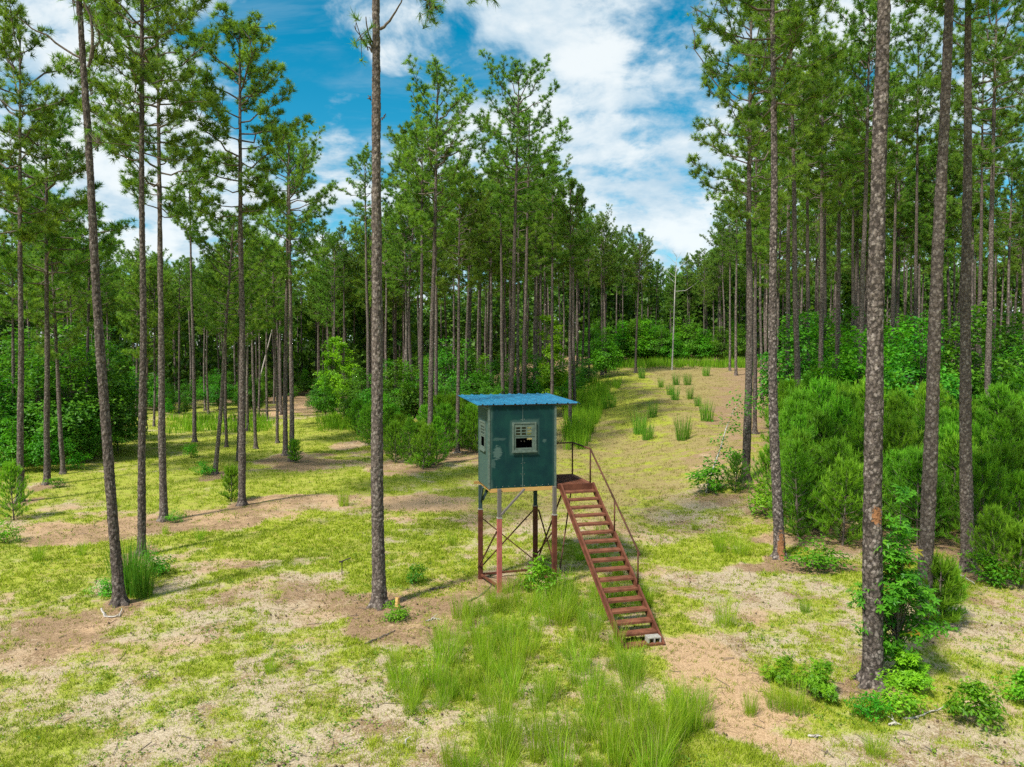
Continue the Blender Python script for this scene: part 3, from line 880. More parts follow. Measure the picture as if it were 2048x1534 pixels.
# ------------------------------------------------------------------ young pines
def young_pine_data(seed, H=3.0, Rm=1.1):
    r = np.random.default_rng(seed)
    wood = [tubes(np.array([[[0, 0, -.1], [0.02, 0, H * .5], [0, 0, H]]]), np.array([[.035, .025, .008]]), 5)]
    tc, ta, tt_ = [[0, 0, H]], [[0, 0, 1.]], [1.0]
    z = .15
    while z < H * .96:
        t = z / H
        nb = r.integers(5, 8); a0 = r.uniform(0, 6.28)
        ln = Rm * np.interp(t, [0, .25, .6, 1], [.75, 1.0, .75, .12])
        for j in range(nb):
            az = a0 + j * 6.28 / nb + r.normal(0, .2); el = R_(r.uniform(12, 30) + 28 * t)
            d = np.array([math.cos(az) * math.cos(el), math.sin(az) * math.cos(el), math.sin(el)])
            l_ = ln * r.uniform(.7, 1.1)
            p0 = np.array([0, 0, z])
            q = np.stack([p0, p0 + d * l_ * .55, p0 + d * l_ + [0, 0, .18 * l_]])
            wood.append(tubes(q[None], np.array([[.014, .010, .005]]), 3))
            for m, v in enumerate((1.0, .82, .64, .46, .30)):
                if v * l_ < .12 and m: break
                p = p0 + d * l_ * v + np.array([0, 0, .18 * l_ * v * v])
                tc.append(p + r.normal(0, .03, 3)); ta.append(d + [0, 0, .9] + r.normal(0, .25, 3)); tt_.append((1.0, .6, .35, .2, .1)[m] * r.uniform(.7, 1))
                if m in (1, 2, 3):
                    sd = np.cross(d, [0, 0, 1.]) * (1 if r.random() < .5 else -1) * r.uniform(.12, .3)
                    tc.append(p + sd + d * .1 + [0, 0, .06]); ta.append(d * .7 + sd * 2 + [0, 0, .8]); tt_.append(r.uniform(.3, .95))
        z += r.uniform(.24, .36)
    nd = needles(np.array(tc), np.array(ta), 26, .18, .015, r, 6, 50, .15, np.array(tt_))
    # pale upright candles at the shoot ends
    tp = np.array(tc)[np.array(tt_) > .68]
    up = np.tile([0, 0, 1.], (len(tp), 1)) + r.normal(0, .12, (len(tp), 3))
    cd = needles(tp + [0, 0, .04], up, 5, .22, .020, r, 0, 9, .02, np.ones(len(tp)))
    return join_np(wood), join_np([nd, cd])


YP = []
for i, (h, rm) in enumerate(((3.0, 1.15), (2.5, 1.05), (3.6, 1.2), (1.6, .62))):
    a_, b_ = young_pine_data(300 + i, h, rm)
    YP.append((mesh_np('stem', a_[0], a_[1], M['twig'], True), mesh_np('needles', b_[0], b_[1], M['young_needle'], False, {'tint': b_[2]}), h))


def young_pine(label, B, H, var, group=None, rz=None, wide=1.0):
    root = empty('young_pine', B, (rngp.normal(0, .04), rngp.normal(0, .04), rngp.uniform(0, 6.28) if rz is None else rz))
    s = H / YP[var][2]; root.scale = (s * wide, s * wide, s)
    tag(root, label, 'young pine', group)
    obj('stem', YP[var][0], root); obj('needles', YP[var][1], root)
    return root


def spread(n, fn, mind):
    pts, tries = [], 0
    while len(pts) < n and tries < 9000:
        tries += 1
        p = fn()
        if p is None or any((p[0] - q[0]) ** 2 + (p[1] - q[1]) ** 2 < mind * mind for q in pts): continue
        pts.append(p)
    return pts


def right_thicket():
    px = rngp.uniform(1575, 2330); d = rngp.uniform(20.3, 37)
    lim = np.interp(px, [1575, 1640, 1750, 1900, 2330], [23.0, 20.8, 19.8, 19.4, 19.2])
    if d < lim: return None
    x = (px - 1024) / F * d
    return (x, d)


for k, (x, y) in enumerate(spread(135, right_thicket, .92)):
    row = 'in front row' if y < 23 else ('in middle rows' if y < 29 else 'in back rows')
    young_pine('bushy young pine ' + row + ' of the dense thicket on the right', (x, y, float(terrain(x, y))), rngp.uniform(1.8, 3.1) + .04 * (y - 20), k % 3, 'young pines ' + row + ' of the right thicket', wide=1.15)
for k, (px, d, h) in enumerate([(735, 46, 2.6), (752, 44, 2.8), (775, 43, 2.6), (800, 42, 2.4), (790, 39, 2.2), (818, 38.5, 2.4), (838, 39, 2.2), (845, 36.5, 2.2), (872, 38, 2.5),
                                (890, 41, 3.0), (905, 44, 3.2), (925, 45, 3.2), (880, 45, 3.3), (940, 43, 2.8), (955, 42.5, 2.4), (760, 49, 2.6), (715, 52, 2.4), (850, 42, 2.8), (985, 47, 3.0), (1000, 50, 3.0)]):
    young_pine('bushy young pine at the foot of the stand left of the blind', at_depth(px, d), h, k % 3, 'young pines left of the blind', wide=1.1)
young_pine('young pine in front of left-edge pine stem, wispy', ground_at(28, 1040), 2.0, 0)
young_pine('small pine sprig left of brown strip pine foot', ground_at(463, 1003), 1.35, 3)
young_pine('small sprout-like pine at foot of twin pines', ground_at(590, 925), 1.2, 3)
young_pine('thin young pine between the sapling and right-leaning stem', ground_at(1872, 1258), 1.5, 3)
young_pine('low young pine close to foot of right-leaning stem', ground_at(1890, 1240), 1.1, 3, wide=1.2)
young_pine('young pine in front of drooping-limb pine', ground_at(1530, 1010), 2.2, 0)
young_pine('young pine left of drooping-limb pine foot', ground_at(1470, 985), 1.5, 1)
young_pine('young pine standing before the thicket beneath straight dark stem', ground_at(1990, 1165), 1.9, 0)
young_pine('small young pine at right border under thicket', ground_at(2040, 1175), 1.6, 3)

# ------------------------------------------------------------------ shrubs, saplings and broadleaf trees
def shrub_data(seed, H, Rx, ncl, nl, size, flat=.7, stems=6, star=False, trunk=False, clr=.45, aspect=.55):
    """H tall, Rx wide; ncl leaf clumps of nl leaves each carried on stems"""
    r = np.random.default_rng(seed)
    cc = []
    while len(cc) < ncl:
        u = r.normal(size=3); u /= np.linalg.norm(u); u *= r.uniform(.35, 1.0) ** .6
        z = H * (.54 + .44 * u[2])
        wz = np.interp(z / H, [0, .25, .6, 1], [.8, 1, .85, .35])
        azm = math.atan2(u[1], u[0])
        wz *= .78 + .34 * math.sin(azm * 3 + seed) * math.sin(z / H * 7 + seed * 1.7) + .22 * math.sin(azm * 2 + seed * 2.3) + (.35 * r.random() if r.random() < .15 else 0)
        z *= .86 + .2 * math.sin(azm * 2.0 + seed * .7) + .08 * r.random()
        cc.append([u[0] * Rx * wz, u[1] * Rx * wz, max(z, .08 * H)])
    cc = np.array(cc)
    n = ncl * nl
    C = np.repeat(cc, nl, 0)
    off = r.normal(size=(n, 3)); off = unit(off) * (clr * r.random((n, 1)) ** .5) * np.array([1, 1, flat])
    C = C + off
    C[:, 2] = np.maximum(C[:, 2], .03)
    out = C - np.array([0, 0, H * .35])
    N = unit(out) * .55 + np.array([0, 0, .8]) + r.normal(0, .45, (n, 3))
    tint = np.clip(np.repeat(r.random(ncl), nl) * .55 + r.random(n) * .5, 0, 1)
    lf = leaves(C, N, size, r, tint, aspect, star)
    wood = []
    if trunk:
        P = np.array([[[0, 0, -.1], [r.normal(0, .05), 0, H * .45], [0, r.normal(0, .05), H * .93]]])
        wood.append(tubes(P, np.array([[.012, .009, .003]]) * H * .8, 6))
    for k in range(ncl if trunk else max(stems, ncl // 2)):
        c = cc[k % ncl]
        b = np.array([0, 0, c[2] * r.uniform(.3, .75)]) if trunk else r.normal(0, .06 * Rx, 3) * [1, 1, 0]
        mid = (b + c) / 2 + np.array([0, 0, .06 * H])
        wood.append(tubes(np.stack([b, mid, c])[None], np.array([[.008, .006, .003]]) * max(.6, H * .35), 3))
    return join_np(wood), lf


SH = {}


def shrub_var(key, material, *a, **k):
    w_, l_ = shrub_data(*a, **k)
    SH[key] = (mesh_np('stems', w_[0], w_[1], M['twig'], True), mesh_np('foliage', l_[0], l_[1], material, False, {'tint': l_[2]}), a[1])


shrub_var('bush', M['broad'], 401, 1.0, .6, 18, 36, .11, clr=.27)
shrub_var('bush2', M['broad'], 402, 1.0, .7, 20, 36, .10, clr=.27)
shrub_var('bigleaf', M['broad'], 403, 1.0, .85, 26, 40, .13, clr=.30, aspect=.5)
shrub_var('lime', M['lime_leaf'], 404, 1.0, .75, 20, 32, .14, clr=.28, aspect=.4)
shrub_var('gum', M['sweetgum'], 405, 3.0, .72, 74, 20, .13, clr=.24, star=True, trunk=True)
shrub_var('gumbush', M['lime_leaf'], 406, 1.0, .75, 22, 34, .115, clr=.27, star=True)
shrub_var('thicket', M['broad_dark'], 407, 5.0, 2.2, 95, 46, .20, clr=.62, flat=.5, trunk=True)
shrub_var('thicket2', M['broad_dark'], 408, 5.0, 2.6, 105, 44, .19, clr=.62, flat=.5, trunk=True)
shrub_var('thicket3', M['broad'], 409, 4.0, 1.9, 90, 42, .18, clr=.55, flat=.5, trunk=True)
shrub_var('gumtree', M['lime_leaf'], 410, 7.0, 1.3, 60, 50, .22, clr=.5, flat=.45, trunk=True)
shrub_var('oak_thin', M['broad'], 411, 3.0, .9, 26, 18, .20, clr=.28, trunk=True)


def shrub(name, key, B, H, label, cat='bush', group=None, wide=1.0, tilt=(0, 0)):
    root = empty(name, B, (tilt[0], tilt[1], rngp.uniform(0, 6.28)))
    if tilt != (0, 0): root.rotation_euler.z = 0
    s = H / SH[key][2]; root.scale = (s * wide, s * wide, s)
    tag(root, label, cat, group)
    obj('stems', SH[key][0], root); obj('foliage', SH[key][1], root)
    return root


# single shrubs in the foreground
shrub('bush', 'gumbush', ground_at(1565, 1368), .46, 'low bush left of two by the sandy path on right', wide=1.1)
shrub('bush', 'gumbush', ground_at(1640, 1392), .60, 'round bright bush with reddish tips beside the sandy path', wide=1.0)
shrub('bush', 'lime', ground_at(1790, 1425), .60, 'yellow-green bush in front of the largest right stem', wide=1.1)
shrub('bush', 'bigleaf', ground_at(1945, 1450), .66, 'broad bush with large pointed leaves near lower right corner', wide=1.0)
shrub('bush', 'bigleaf', ground_at(2050, 1408), .55, 'large-leaved bush cut by the right border')
shrub('bush', 'bush', ground_at(1735, 1440), .5, 'dark small bush left of the yellow-green one')
shrub('bush', 'gumbush', ground_at(1815, 1372), .6, 'dark star-leaved bush behind the largest right stem foot', wide=1.2)
shrub('sapling', 'gum', ground_at(1794, 1356), 3.15, 'sweetgum sapling with star leaves behind the largest right stem', 'sapling', wide=1.05)
shrub('bush', 'lime', ground_at(1080, 1192), .9, 'bright lime bush growing under the blind', wide=.95)
shrub('bush', 'bush', ground_at(832, 1168), .55, 'small bush between thick bare stem and the blind')
shrub('bush', 'lime', ground_at(790, 1240), .38, 'small yellow-green sprout bush right of thick bare stem', wide=1.3)
shrub('bush', 'bush2', ground_at(310, 1152), .75, 'low bush right of tall weeds near leaning pine', wide=1.1)
shrub('bush', 'bush2', ground_at(215, 1192), .5, 'low bush at foot of leaning pine', wide=1.3)
shrub('bush', 'bush', ground_at(382, 915), .95, 'round bush left of strongly leaning pine')
shrub('bush', 'bush2', ground_at(410, 950), .75, 'low bush touching foot of strongly leaning pine', wide=1.3)
shrub('bush', 'bush', ground_at(150, 940), 1.0, 'bright bush before dark thicket by slanting slim pine')
shrub('bush', 'bush', ground_at(115, 975), .55, 'low leafy sprouts at foot of left lawn edge pine', wide=1.3)
shrub('bush', 'bush2', ground_at(8, 1085), .8, 'bush cut by the left border')
shrub('bush', 'bush', ground_at(1418, 985), 1.25, 'dense bush at foot of the bent sapling', wide=1.25)
shrub('bush', 'lime', ground_at(1530, 1030), 1.15, 'light green bush at left edge of young pine thicket')
shrub('bush', 'bush2', ground_at(350, 1045), .5, 'small sprouting bush at foot of third near stem')
shrub('bush', 'bush2', ground_at(845, 935), .9, 'low round bush at foot of stand edge pine', wide=1.3)
shrub('bush', 'bush', ground_at(1985, 1168), .9, 'low bush under the thicket by straight dark stem', wide=1.3)
shrub('bush', 'bush2', ground_at(1640, 1140), .9, 'low dark bush at thicket edge right of wounded pine', wide=1.5)
shrub('round_shrub', 'thicket3', at_depth(1212, 84), 6.0, 'round dark shrub at left of clearing top', 'shrub', wide=.95)
shrub('sweetgum_tree', 'gumtree', at_depth(1102, 58), 9.6, 'bright sweetgum tree with tall thin top above the roof', 'tree', wide=.9)
shrub('sweetgum_tree', 'gumtree', at_depth(688, 62), 7.8, 'bright sweetgum tree right of dirt track', 'tree', wide=.85)
shrub('sweetgum_tree', 'gumtree', at_depth(665, 66), 8.5, 'green leafy tree left of bright sweetgum by dirt track', 'tree', wide=.9)
# bent sapling by the clearing
bs = empty('bent_sapling', ground_at(1412, 985))
tag(bs, 'crooked leaning sapling with sparse leaf clusters beside brown clearing', 'sapling')
r_ = np.random.default_rng(77)
dB = bs.location.y
pts = np.array([[0, 0, 0], [.25, 0, .9], [.50, -.1, 1.7], [.72, -.1, 2.5], [.98, -.15, 3.2], [1.25, -.2, 3.55]]) * (dB / 26.0) * .95
wd_ = tubes(pts[None], np.array([[.035, .03, .025, .02, .013, .006]]), 6)
obj('stem', mesh_np('stem', wd_[0], wd_[1], M['birchbark'], True), bs)
cl = []
for (i, ofs, nL) in ((1, (.25, 0, .1), 60), (1, (-.1, .1, .3), 50), (2, (.35, 0, -.15), 70), (2, (.6, 0, -.3), 60), (3, (.3, 0, 0), 60), (3, (.1, .1, .25), 40), (4, (.35, 0, -.1), 45), (5, (.2, 0, .1), 50), (5, (-.15, 0, .05), 30), (2, (0, 0, .35), 40), (5, (.55, 0, -.15), 40)):
    cl.append(pts[i] + np.array(ofs) + r_.normal(0, .17, (nL, 3)) * [1.2, 1, .8])
cl = np.concatenate(cl)
lf = leaves(cl, np.array([0, 0, 1.]) + r_.normal(0, .5, cl.shape), .15, r_, r_.random(len(cl)))
obj('foliage', mesh_np('foliage', lf[0], lf[1], M['broad'], False, {'tint': lf[2]}), bs)

# broadleaf thickets under the pines
for k, (px, d, h, key) in enumerate([(-20, 36, 5.2, 'thicket'), (30, 39, 6.6, 'thicket2'), (75, 37, 5.6, 'thicket'), (110, 41, 7.2, 'thicket2'), (140, 38, 6.2, 'thicket'), (185, 42, 7.4, 'thicket2'), (205, 39.5, 5.6, 'thicket'),
                                     (232, 42, 4.6, 'thicket'), (-70, 38, 6.5, 'thicket2'), (60, 44, 7.4, 'thicket'), (150, 46, 7.8, 'thicket'), (20, 34.5, 2.6, 'thicket3'), (95, 35, 2.8, 'thicket3'), (170, 37.5, 3.0, 'thicket')]):
    shrub('broadleaf_tree', key, at_depth(px, d), h, 'leafy broadleaf tree of the dark thicket on the left', 'tree', 'dark thicket on the left')
for k, (px, d, h, key) in enumerate([(650, 64, 4.5, 'thicket3'), (705, 60, 5.2, 'thicket2'), (725, 58, 5.5, 'thicket'), (765, 56, 6.2, 'thicket3'), (790, 54, 6.4, 'thicket'), (815, 57, 6.0, 'thicket3'), (840, 56, 6.5, 'thicket2'), (870, 60, 7.5, 'thicket'),
                                     (905, 56, 8.0, 'thicket2'), (935, 60, 7.0, 'thicket'), (965, 62, 6.0, 'thicket3'), (995, 58, 6.2, 'thicket'), (1030, 62, 6.0, 'thicket2'), (1055, 60, 6.5, 'thicket3'), (1080, 64, 5.5, 'thicket'), (1120, 66, 5.0, 'thicket3'),
                                     (1150, 72, 4.5, 'thicket'), (1170, 78, 4.5, 'thicket2'), (780, 49, 4.0, 'thicket3'), (920, 50, 4.4, 'thicket3'), (970, 52, 4.2, 'thicket'), (890, 52, 4.4, 'thicket2')]):
    shrub('broadleaf_tree', key, at_depth(px, d), h * .84, 'leafy understorey tree among the stand behind the blind', 'tree', 'understorey behind the blind', wide=.85)
for k in range(34):
    px = rngp.uniform(1560, 2250); d = rngp.uniform(33, 60)
    shrub('broadleaf_tree', ('thicket', 'thicket2', 'thicket3')[k % 3], at_depth(px, d), rngp.uniform(4.2, 7.5), 'leafy understorey tree behind the young pine thicket', 'tree', 'understorey behind the young pines')
for k in range(42):
    px = rngp.uniform(225, 660); d = rngp.uniform(70, 90)
    if 560 < px < 630: d += 22
    shrub('broadleaf_tree', ('thicket', 'thicket3', 'thicket2')[k % 3], at_depth(px, d), rngp.uniform(1.5, 4.4), 'leafy shrub along the far edge of the left lawn', 'shrub', 'shrubs along the far lawn edge')
for k in range(40):
    px = rngp.uniform(1165, 1530); d = rngp.uniform(106, 120)
    shrub('broadleaf_tree', ('thicket', 'thicket3', 'thicket2')[k % 3], at_depth(px, d), rngp.uniform(3.4, 7.0), 'leafy shrub under the treeline at the clearing top', 'shrub', 'shrubs along the clearing top', wide=1.2)

# ------------------------------------------------------------------ tall grass and weeds
def tussock_data(seed, n=90, h=.75, spread_=.16, wd=.012, curve=.45):
    r = np.random.default_rng(seed)
    a = r.uniform(0, 6.28, n); q = spread_ * r.random(n) ** .6
    B = np.stack([np.cos(a) * q, np.sin(a) * q, np.full(n, -.01)], 1)
    D = np.stack([np.cos(a), np.sin(a)], 1) * r.uniform(.3, 1.1, (n, 1)) + r.normal(0, .25, (n, 2))
    return blades(B, D, h * r.uniform(.45, 1.1, n), np.full(n, wd), curve * r.uniform(.3, 1.2, n), r, r.random(n))


TU = []
for i in range(5):
    v, f, t = tussock_data(500 + i, 110 + 16 * i, .72 + .06 * i, .14 + .035 * i, .0085, (.35, .18, .5, .25, .4)[i])
    TU.append(mesh_np('grass_tussock', v, f, M['tall_grass'], False, {'tint': t}))
FE = []
for i in range(3):
    v, f, t = tussock_data(520 + i, 130, 1.15, .26, .015, .08)
    FE.append(mesh_np('weed_clump', v, f, M['fennel'], False, {'tint': t}))


def tussock(B, s, label, group=None, var=0, kind='grass_tussock'):
    me = TU[var % 5] if kind == 'grass_tussock' else FE[var % 3]
    o = obj(kind, me, None, B, (0, 0, rngp.uniform(0, 6.28)), (s * rngp.uniform(.85, 1.15), s * rngp.uniform(.85, 1.15), s))
    tag(o, label, 'grass tuft' if kind == 'grass_tussock' else 'weeds', group)


def tall_zone():
    px = rngp.uniform(720, 1430); py = rngp.uniform(1185, 1560)
    left = np.interp(py, [1185, 1300, 1400, 1540], [1010, 760, 800, 900])
    right = np.interp(py, [1185, 1300, 1400, 1540], [1330, 1360, 1400, 1450])
    if not left < px < right: return None
    if px > 1215 and py > 1225 and px < 1400 and py < 1235 + (px - 1215) * 1.0 + 40: return None
    if 1300 < px and py < 1400: return None
    if fbm(np.array([px * .02]), np.array([py * .02]), 1.0, 2, 3)[0] < .44: return None
    p = ground_at(px, py)
    return (p.x, p.y)


for k, (x, y) in enumerate(spread(150, tall_zone, .28)):
    py = y
    q = 'by the legs and steps' if y > 14.2 else ('on the left of the tall grass' if x < .1 else ('in the middle of the tall grass' if y > 11.6 else 'along the bottom border'))
    tussock((x, y, float(terrain(x, y))), rngp.uniform(.42, .92), 'light green grass tussock ' + q + ' in front of the blind', 'tall grass tussocks ' + q, k)
for k, (px, py, s, lab) in enumerate([
        (77, 1122, 1.0, 'dark green grass tussock standing alone near left border'), (688, 1012, 1.15, 'spiky grey-green grass tussock on the lawn left of thick stem'),
        (400, 1080, .7, 'small upright tussock below brown strip'), (165, 1110, .6, 'thin tussock right of dark green tussock'), (945, 1232, .6, 'grass tussock before left leg of the blind'),
        (1200, 1070, .9, 'tall grass tussock beside the steps on right'), (1440, 1105, 1.1, 'tall grass tussock at edge of bright lawn right of steps'), (1480, 1110, 1.0, 'wispy grass tussock left of wounded pine'),
        (540, 1345, .4, 'small dark tussock alone on the pale sand'), (1450, 1250, .9, 'grass tussock right of the foot of the steps'), (1610, 1225, .7, 'pale tussock on the sand right of the steps'),
        (1500, 1430, .6, 'small tussock left on the orange path'), (1750, 1512, .6, 'tussock at bottom border on right'), (1590, 1425, .75, 'wide grassy tussock between two parts of orange path'),
        (1555, 1418, .6, 'tussock at left end of grassy strip on path'), (800, 1168, .6, 'thin tussock behind the small bush left of blind'), (330, 1068, .5, 'fan-shaped tussock below third near stem'),
        (905, 1090, .7, 'tall thin tussock just left of the blind legs'), (1130, 1190, .9, 'grass tussock right of bush under the blind'), (1035, 1180, .7, 'grass tussock left of bush under the blind'),
        (1160, 1120, .8, 'grass tussock under the stair landing'), (1235, 1150, .9, 'tall grass tussock seen through upper steps'), (1390, 1060, .6, 'short tussock on sandy slope right of handrail')]):
    tussock(ground_at(px, py), s, lab, None, k)
# fan of stiff weeds by the leaning pine
for k, (px, py, s) in enumerate([(262, 1190, 1.25), (275, 1182, 1.1), (250, 1178, 1.2), (285, 1192, .95)]):
    tussock(ground_at(px, py), s, 'tall stiff green weeds behind the leaning pine', 'tall weeds behind the leaning pine', k, 'weed_clump')
for k, (px, py, s) in enumerate([(1278, 868, 1.5), (1295, 880, 1.2), (1366, 880, 1.5), (1305, 835, 1.2), (1380, 798, 1.2), (1413, 842, 1.5), (1350, 800, 1.3), (1352, 770, 1.4), (1375, 770, 1.3), (1284, 757, 1.5),
                                 (1340, 790, 1.1), (1395, 812, .9), (1412, 752, 1.5), (1322, 775, 1.1), (1225, 815, 1.2), (1212, 818, 1.2)]):
    tussock(ground_at(px, py), s, 'upright green weed clump dotting the brown clearing', 'weed clumps on the clearing', k, 'weed_clump')


def strip_grass():
    px = rngp.uniform(1130, 1255); py = rngp.uniform(765, 900)
    edge = np.interp(py, [765, 800, 830, 870, 900], [1240, 1225, 1200, 1180, 1165])
    if px > edge: return None
    p = ground_at(px, py); return (p.x, p.y)


vv = []
for (x, y) in spread(150, strip_grass, .5):
    v, f, t = tussock_data(int(x * 991 + y * 37) % 100000, 36, 1.25, .3, .035, .10)
    v = v + np.array([x, y, float(terrain(x, y))]); vv.append((v, f, t))
for _ in range(170):
    px = rngp.uniform(1190, 1520); d = rngp.uniform(98, 106); p = at_depth(px, d)
    v, f, t = tussock_data(int(px * 31) % 100000, 20, 1.3, .6, .07, .12)
    vv.append((v + np.array([p.x, p.y, p.z]), f, t))
for _ in range(260):
    px = rngp.uniform(330, 720); d = rngp.uniform(52, 68); p = at_depth(px, d)
    if 540 < px < 640: continue
    v, f, t = tussock_data(int(px * 57) % 100000, 16, .8, .5, .05, .2)
    vv.append((v + np.array([p.x, p.y, p.z]), f, t))
v, f, t = join_np(vv)
tag(obj('tall_weeds', mesh_np('tall_weeds', v, f, M['lush'], False, {'tint': t})), 'tall rank weeds along the left edge of the brown clearing and lawn', 'weeds', kind='stuff')

# ------------------------------------------------------------------ the hunting blind
class MB:
    def __init__(s): s.v, s.f = [], []
    def box(s, x0, x1, y0, y1, z0, z1):
        o = len(s.v)
        s.v += [(x, y, z) for z in (z0, z1) for y in (y0, y1) for x in (x0, x1)]
        s.f += [tuple(o + i for i in q) for q in ((0, 2, 3, 1), (4, 5, 7, 6), (0, 1, 5, 4), (2, 6, 7, 3), (0, 4, 6, 2), (1, 3, 7, 5))]
        return s
    def bar(s, a, b, w, h, up=(0, 0, 1)):
        a, b = Vector(a), Vector(b); t = (b - a).normalized(); u = Vector(up)
        if abs(t.dot(u)) > .98: u = Vector((0, 1, 0))
        sd = t.cross(u).normalized(); up_ = sd.cross(t).normalized()
        o = len(s.v)
        for p in (a, b):
            for (i, j) in ((-1, -1), (1, -1), (1, 1), (-1, 1)):
                s.v.append(tuple(p + sd * (i * w / 2) + up_ * (j * h / 2)))
        s.f += [(o, o + 3, o + 2, o + 1), (o + 4, o + 5, o + 6, o + 7)] + [(o + i, o + (i + 1) % 4, o + 4 + (i + 1) % 4, o + 4 + i) for i in range(4)]
        return s
    def tube(s, a, b, r, m=10):
        a, b = Vector(a), Vector(b); t = (b - a).normalized()
        u = Vector((0, 0, 1)) if abs(t.z) < .9 else Vector((1, 0, 0))
        A = t.cross(u).normalized(); B = t.cross(A)
        o = len(s.v)
        for p in (a, b):
            for i in range(m):
                an = 2 * math.pi * i / m
                s.v.append(tuple(p + A * r * math.cos(an) + B * r * math.sin(an)))
        s.f += [(o + i, o + m + i, o + m + (i + 1) % m, o + (i + 1) % m) for i in range(m)]
        s.f += [tuple(o + i for i in range(m)), tuple(o + m + i for i in reversed(range(m)))]
        return s
    def grid(s, us, zs, holes, y0, y1, axis='y'):
        """slab with rectangular holes: cells of us x zs, extruded from y0 to y1"""
        key = {}
        def P(u, y, z):
            p = (u, y, z) if axis == 'y' else (y, u, z)
            if p not in key: key[p] = len(s.v); s.v.append(p)
            return key[p]
        nu, nz = len(us) - 1, len(zs) - 1
        solid = lambda i, j: 0 <= i < nu and 0 <= j < nz and (i, j) not in holes
        for i in range(nu):
            for j in range(nz):
                if not solid(i, j): continue
                a, b, c, d = us[i], us[i + 1], zs[j], zs[j + 1]
                s.f.append((P(a, y0, c), P(b, y0, c), P(b, y0, d), P(a, y0, d)))
                s.f.append((P(a, y1, c), P(a, y1, d), P(b, y1, d), P(b, y1, c)))
                if not solid(i - 1, j): s.f.append((P(a, y0, c), P(a, y0, d), P(a, y1, d), P(a, y1, c)))
                if not solid(i + 1, j): s.f.append((P(b, y0, c), P(b, y1, c), P(b, y1, d), P(b, y0, d)))
                if not solid(i, j - 1): s.f.append((P(a, y0, c), P(a, y1, c), P(b, y1, c), P(b, y0, c)))
                if not solid(i, j + 1): s.f.append((P(a, y0, d), P(b, y0, d), P(b, y1, d), P(a, y1, d)))
        return s
    def build(s, name, material, parent, bevel=0.0, smooth=False):
        me = bpy.data.meshes.new(name)
        me.from_pydata(s.v, [], s.f); me.update()
        me.materials.append(material)
        if smooth:
            for p in me.polygons: p.use_smooth = len(p.vertices) == 4
        o = obj(name, me, parent)
        if bevel:
            b = o.modifiers.new('bevel', 'BEVEL'); b.width = bevel; b.segments = 2; b.limit_method = 'ANGLE'
        return o


def wall_paint():
    m, nt = mat('teal_wall_paint')
    tc = nt.n('ShaderNodeTexCoord'); P = tc.outputs['Object']
    sp = nt.n('ShaderNodeSeparateXYZ'); nt.l(P, sp.inputs[0])
    n = nt.noise(P, 3.0, 5, .6); f = nt.noise(P, 40, 4, .7)
    mp = nt.n('ShaderNodeMapping'); nt.l(P, mp.inputs[0]); mp.inputs['Scale'].default_value = (9, 9, .7)
    streak = nt.noise(mp.outputs[0], 1.5, 5, .65)
    c = nt.mix(nt.ramp(n, .35, .7), (.004, .028, .030), (.007, .045, .038))
    # thin sprayed-over primer: along the left edge, round the window, and two brushed smears
    pale = (.085, .14, .115)
    edge = nt.ramp(nt.math('ADD', sp.outputs[0], nt.math('MULTIPLY', nt.math('SUBTRACT', n, .5), .15)), .13, .03)
    edge2 = nt.ramp(sp.outputs[0], 1.60, 1.70)
    du = nt.math('SUBTRACT', nt.math('ABSOLUTE', nt.math('SUBTRACT', sp.outputs[0], .90)), .32)
    dz = nt.math('SUBTRACT', nt.math('ABSOLUTE', nt.math('SUBTRACT', sp.outputs[2], 3.785)), .38)
    halo = nt.ramp(nt.math('ADD', nt.math('MAXIMUM', du, dz), nt.math('MULTIPLY', nt.math('SUBTRACT', n, .5), .16)), .09, .01)
    def smear(u, z, ru, rz, amp):
        a = nt.math('POWER', nt.math('DIVIDE', nt.math('SUBTRACT', sp.outputs[0], u), ru), 2.0)
        b = nt.math('POWER', nt.math('DIVIDE', nt.math('SUBTRACT', sp.outputs[2], z), rz), 2.0)
        mp2 = nt.n('ShaderNodeMapping'); nt.l(P, mp2.inputs[0]); mp2.inputs['Rotation'].default_value = (0, .6, 0); mp2.inputs['Scale'].default_value = (5, 5, 12)
        nn = nt.noise(mp2.outputs[0], 1.4, 5, .65, .8)
        return nt.math('MULTIPLY', nt.ramp(nt.math('ADD', nt.math('ADD', a, b), nt.math('MULTIPLY', nt.math('SUBTRACT', nn, .5), 3.0)), 1.0, .3), amp)
    c = nt.mix(nt.math('MULTIPLY', edge, .6), c, pale)
    c = nt.mix(nt.math('MULTIPLY', edge2, .35), c, pale)
    c = nt.mix(nt.math('MULTIPLY', halo, .45), c, pale)
    for q in ((.22, 3.42, .13, .20, .6), (.26, 3.75, .20, .05, .3), (.12, 3.15, .06, .14, .35), (1.42, 3.68, .07, .05, .4)):
        c = nt.mix(smear(*q), c, (.11, .17, .145))
    c = nt.mix(nt.math('MULTIPLY', nt.ramp(streak, .58, .8), .35), c, (.06, .12, .10))
    c = nt.mix(nt.ramp(f, .70, .78, 0, .5), c, (.16, .24, .22))
    finish(nt, c, .7, .15, f, .08, .01)
    return m


def rust(name, c1, c2, c3, scale=6):
    m, nt = mat(name)
    tc = nt.n('ShaderNodeTexCoord')
    n = nt.noise(tc.outputs['Object'], scale, 6, .65); f = nt.noise(tc.outputs['Object'], scale * 9, 4, .7)
    c = nt.mix(nt.ramp(n, .35, .65), c1, c2)
    c = nt.mix(nt.ramp(f, .58, .78, 0, .7), c, c3)
    finish(nt, c, .75, .3, f, .2, .006)
    return m


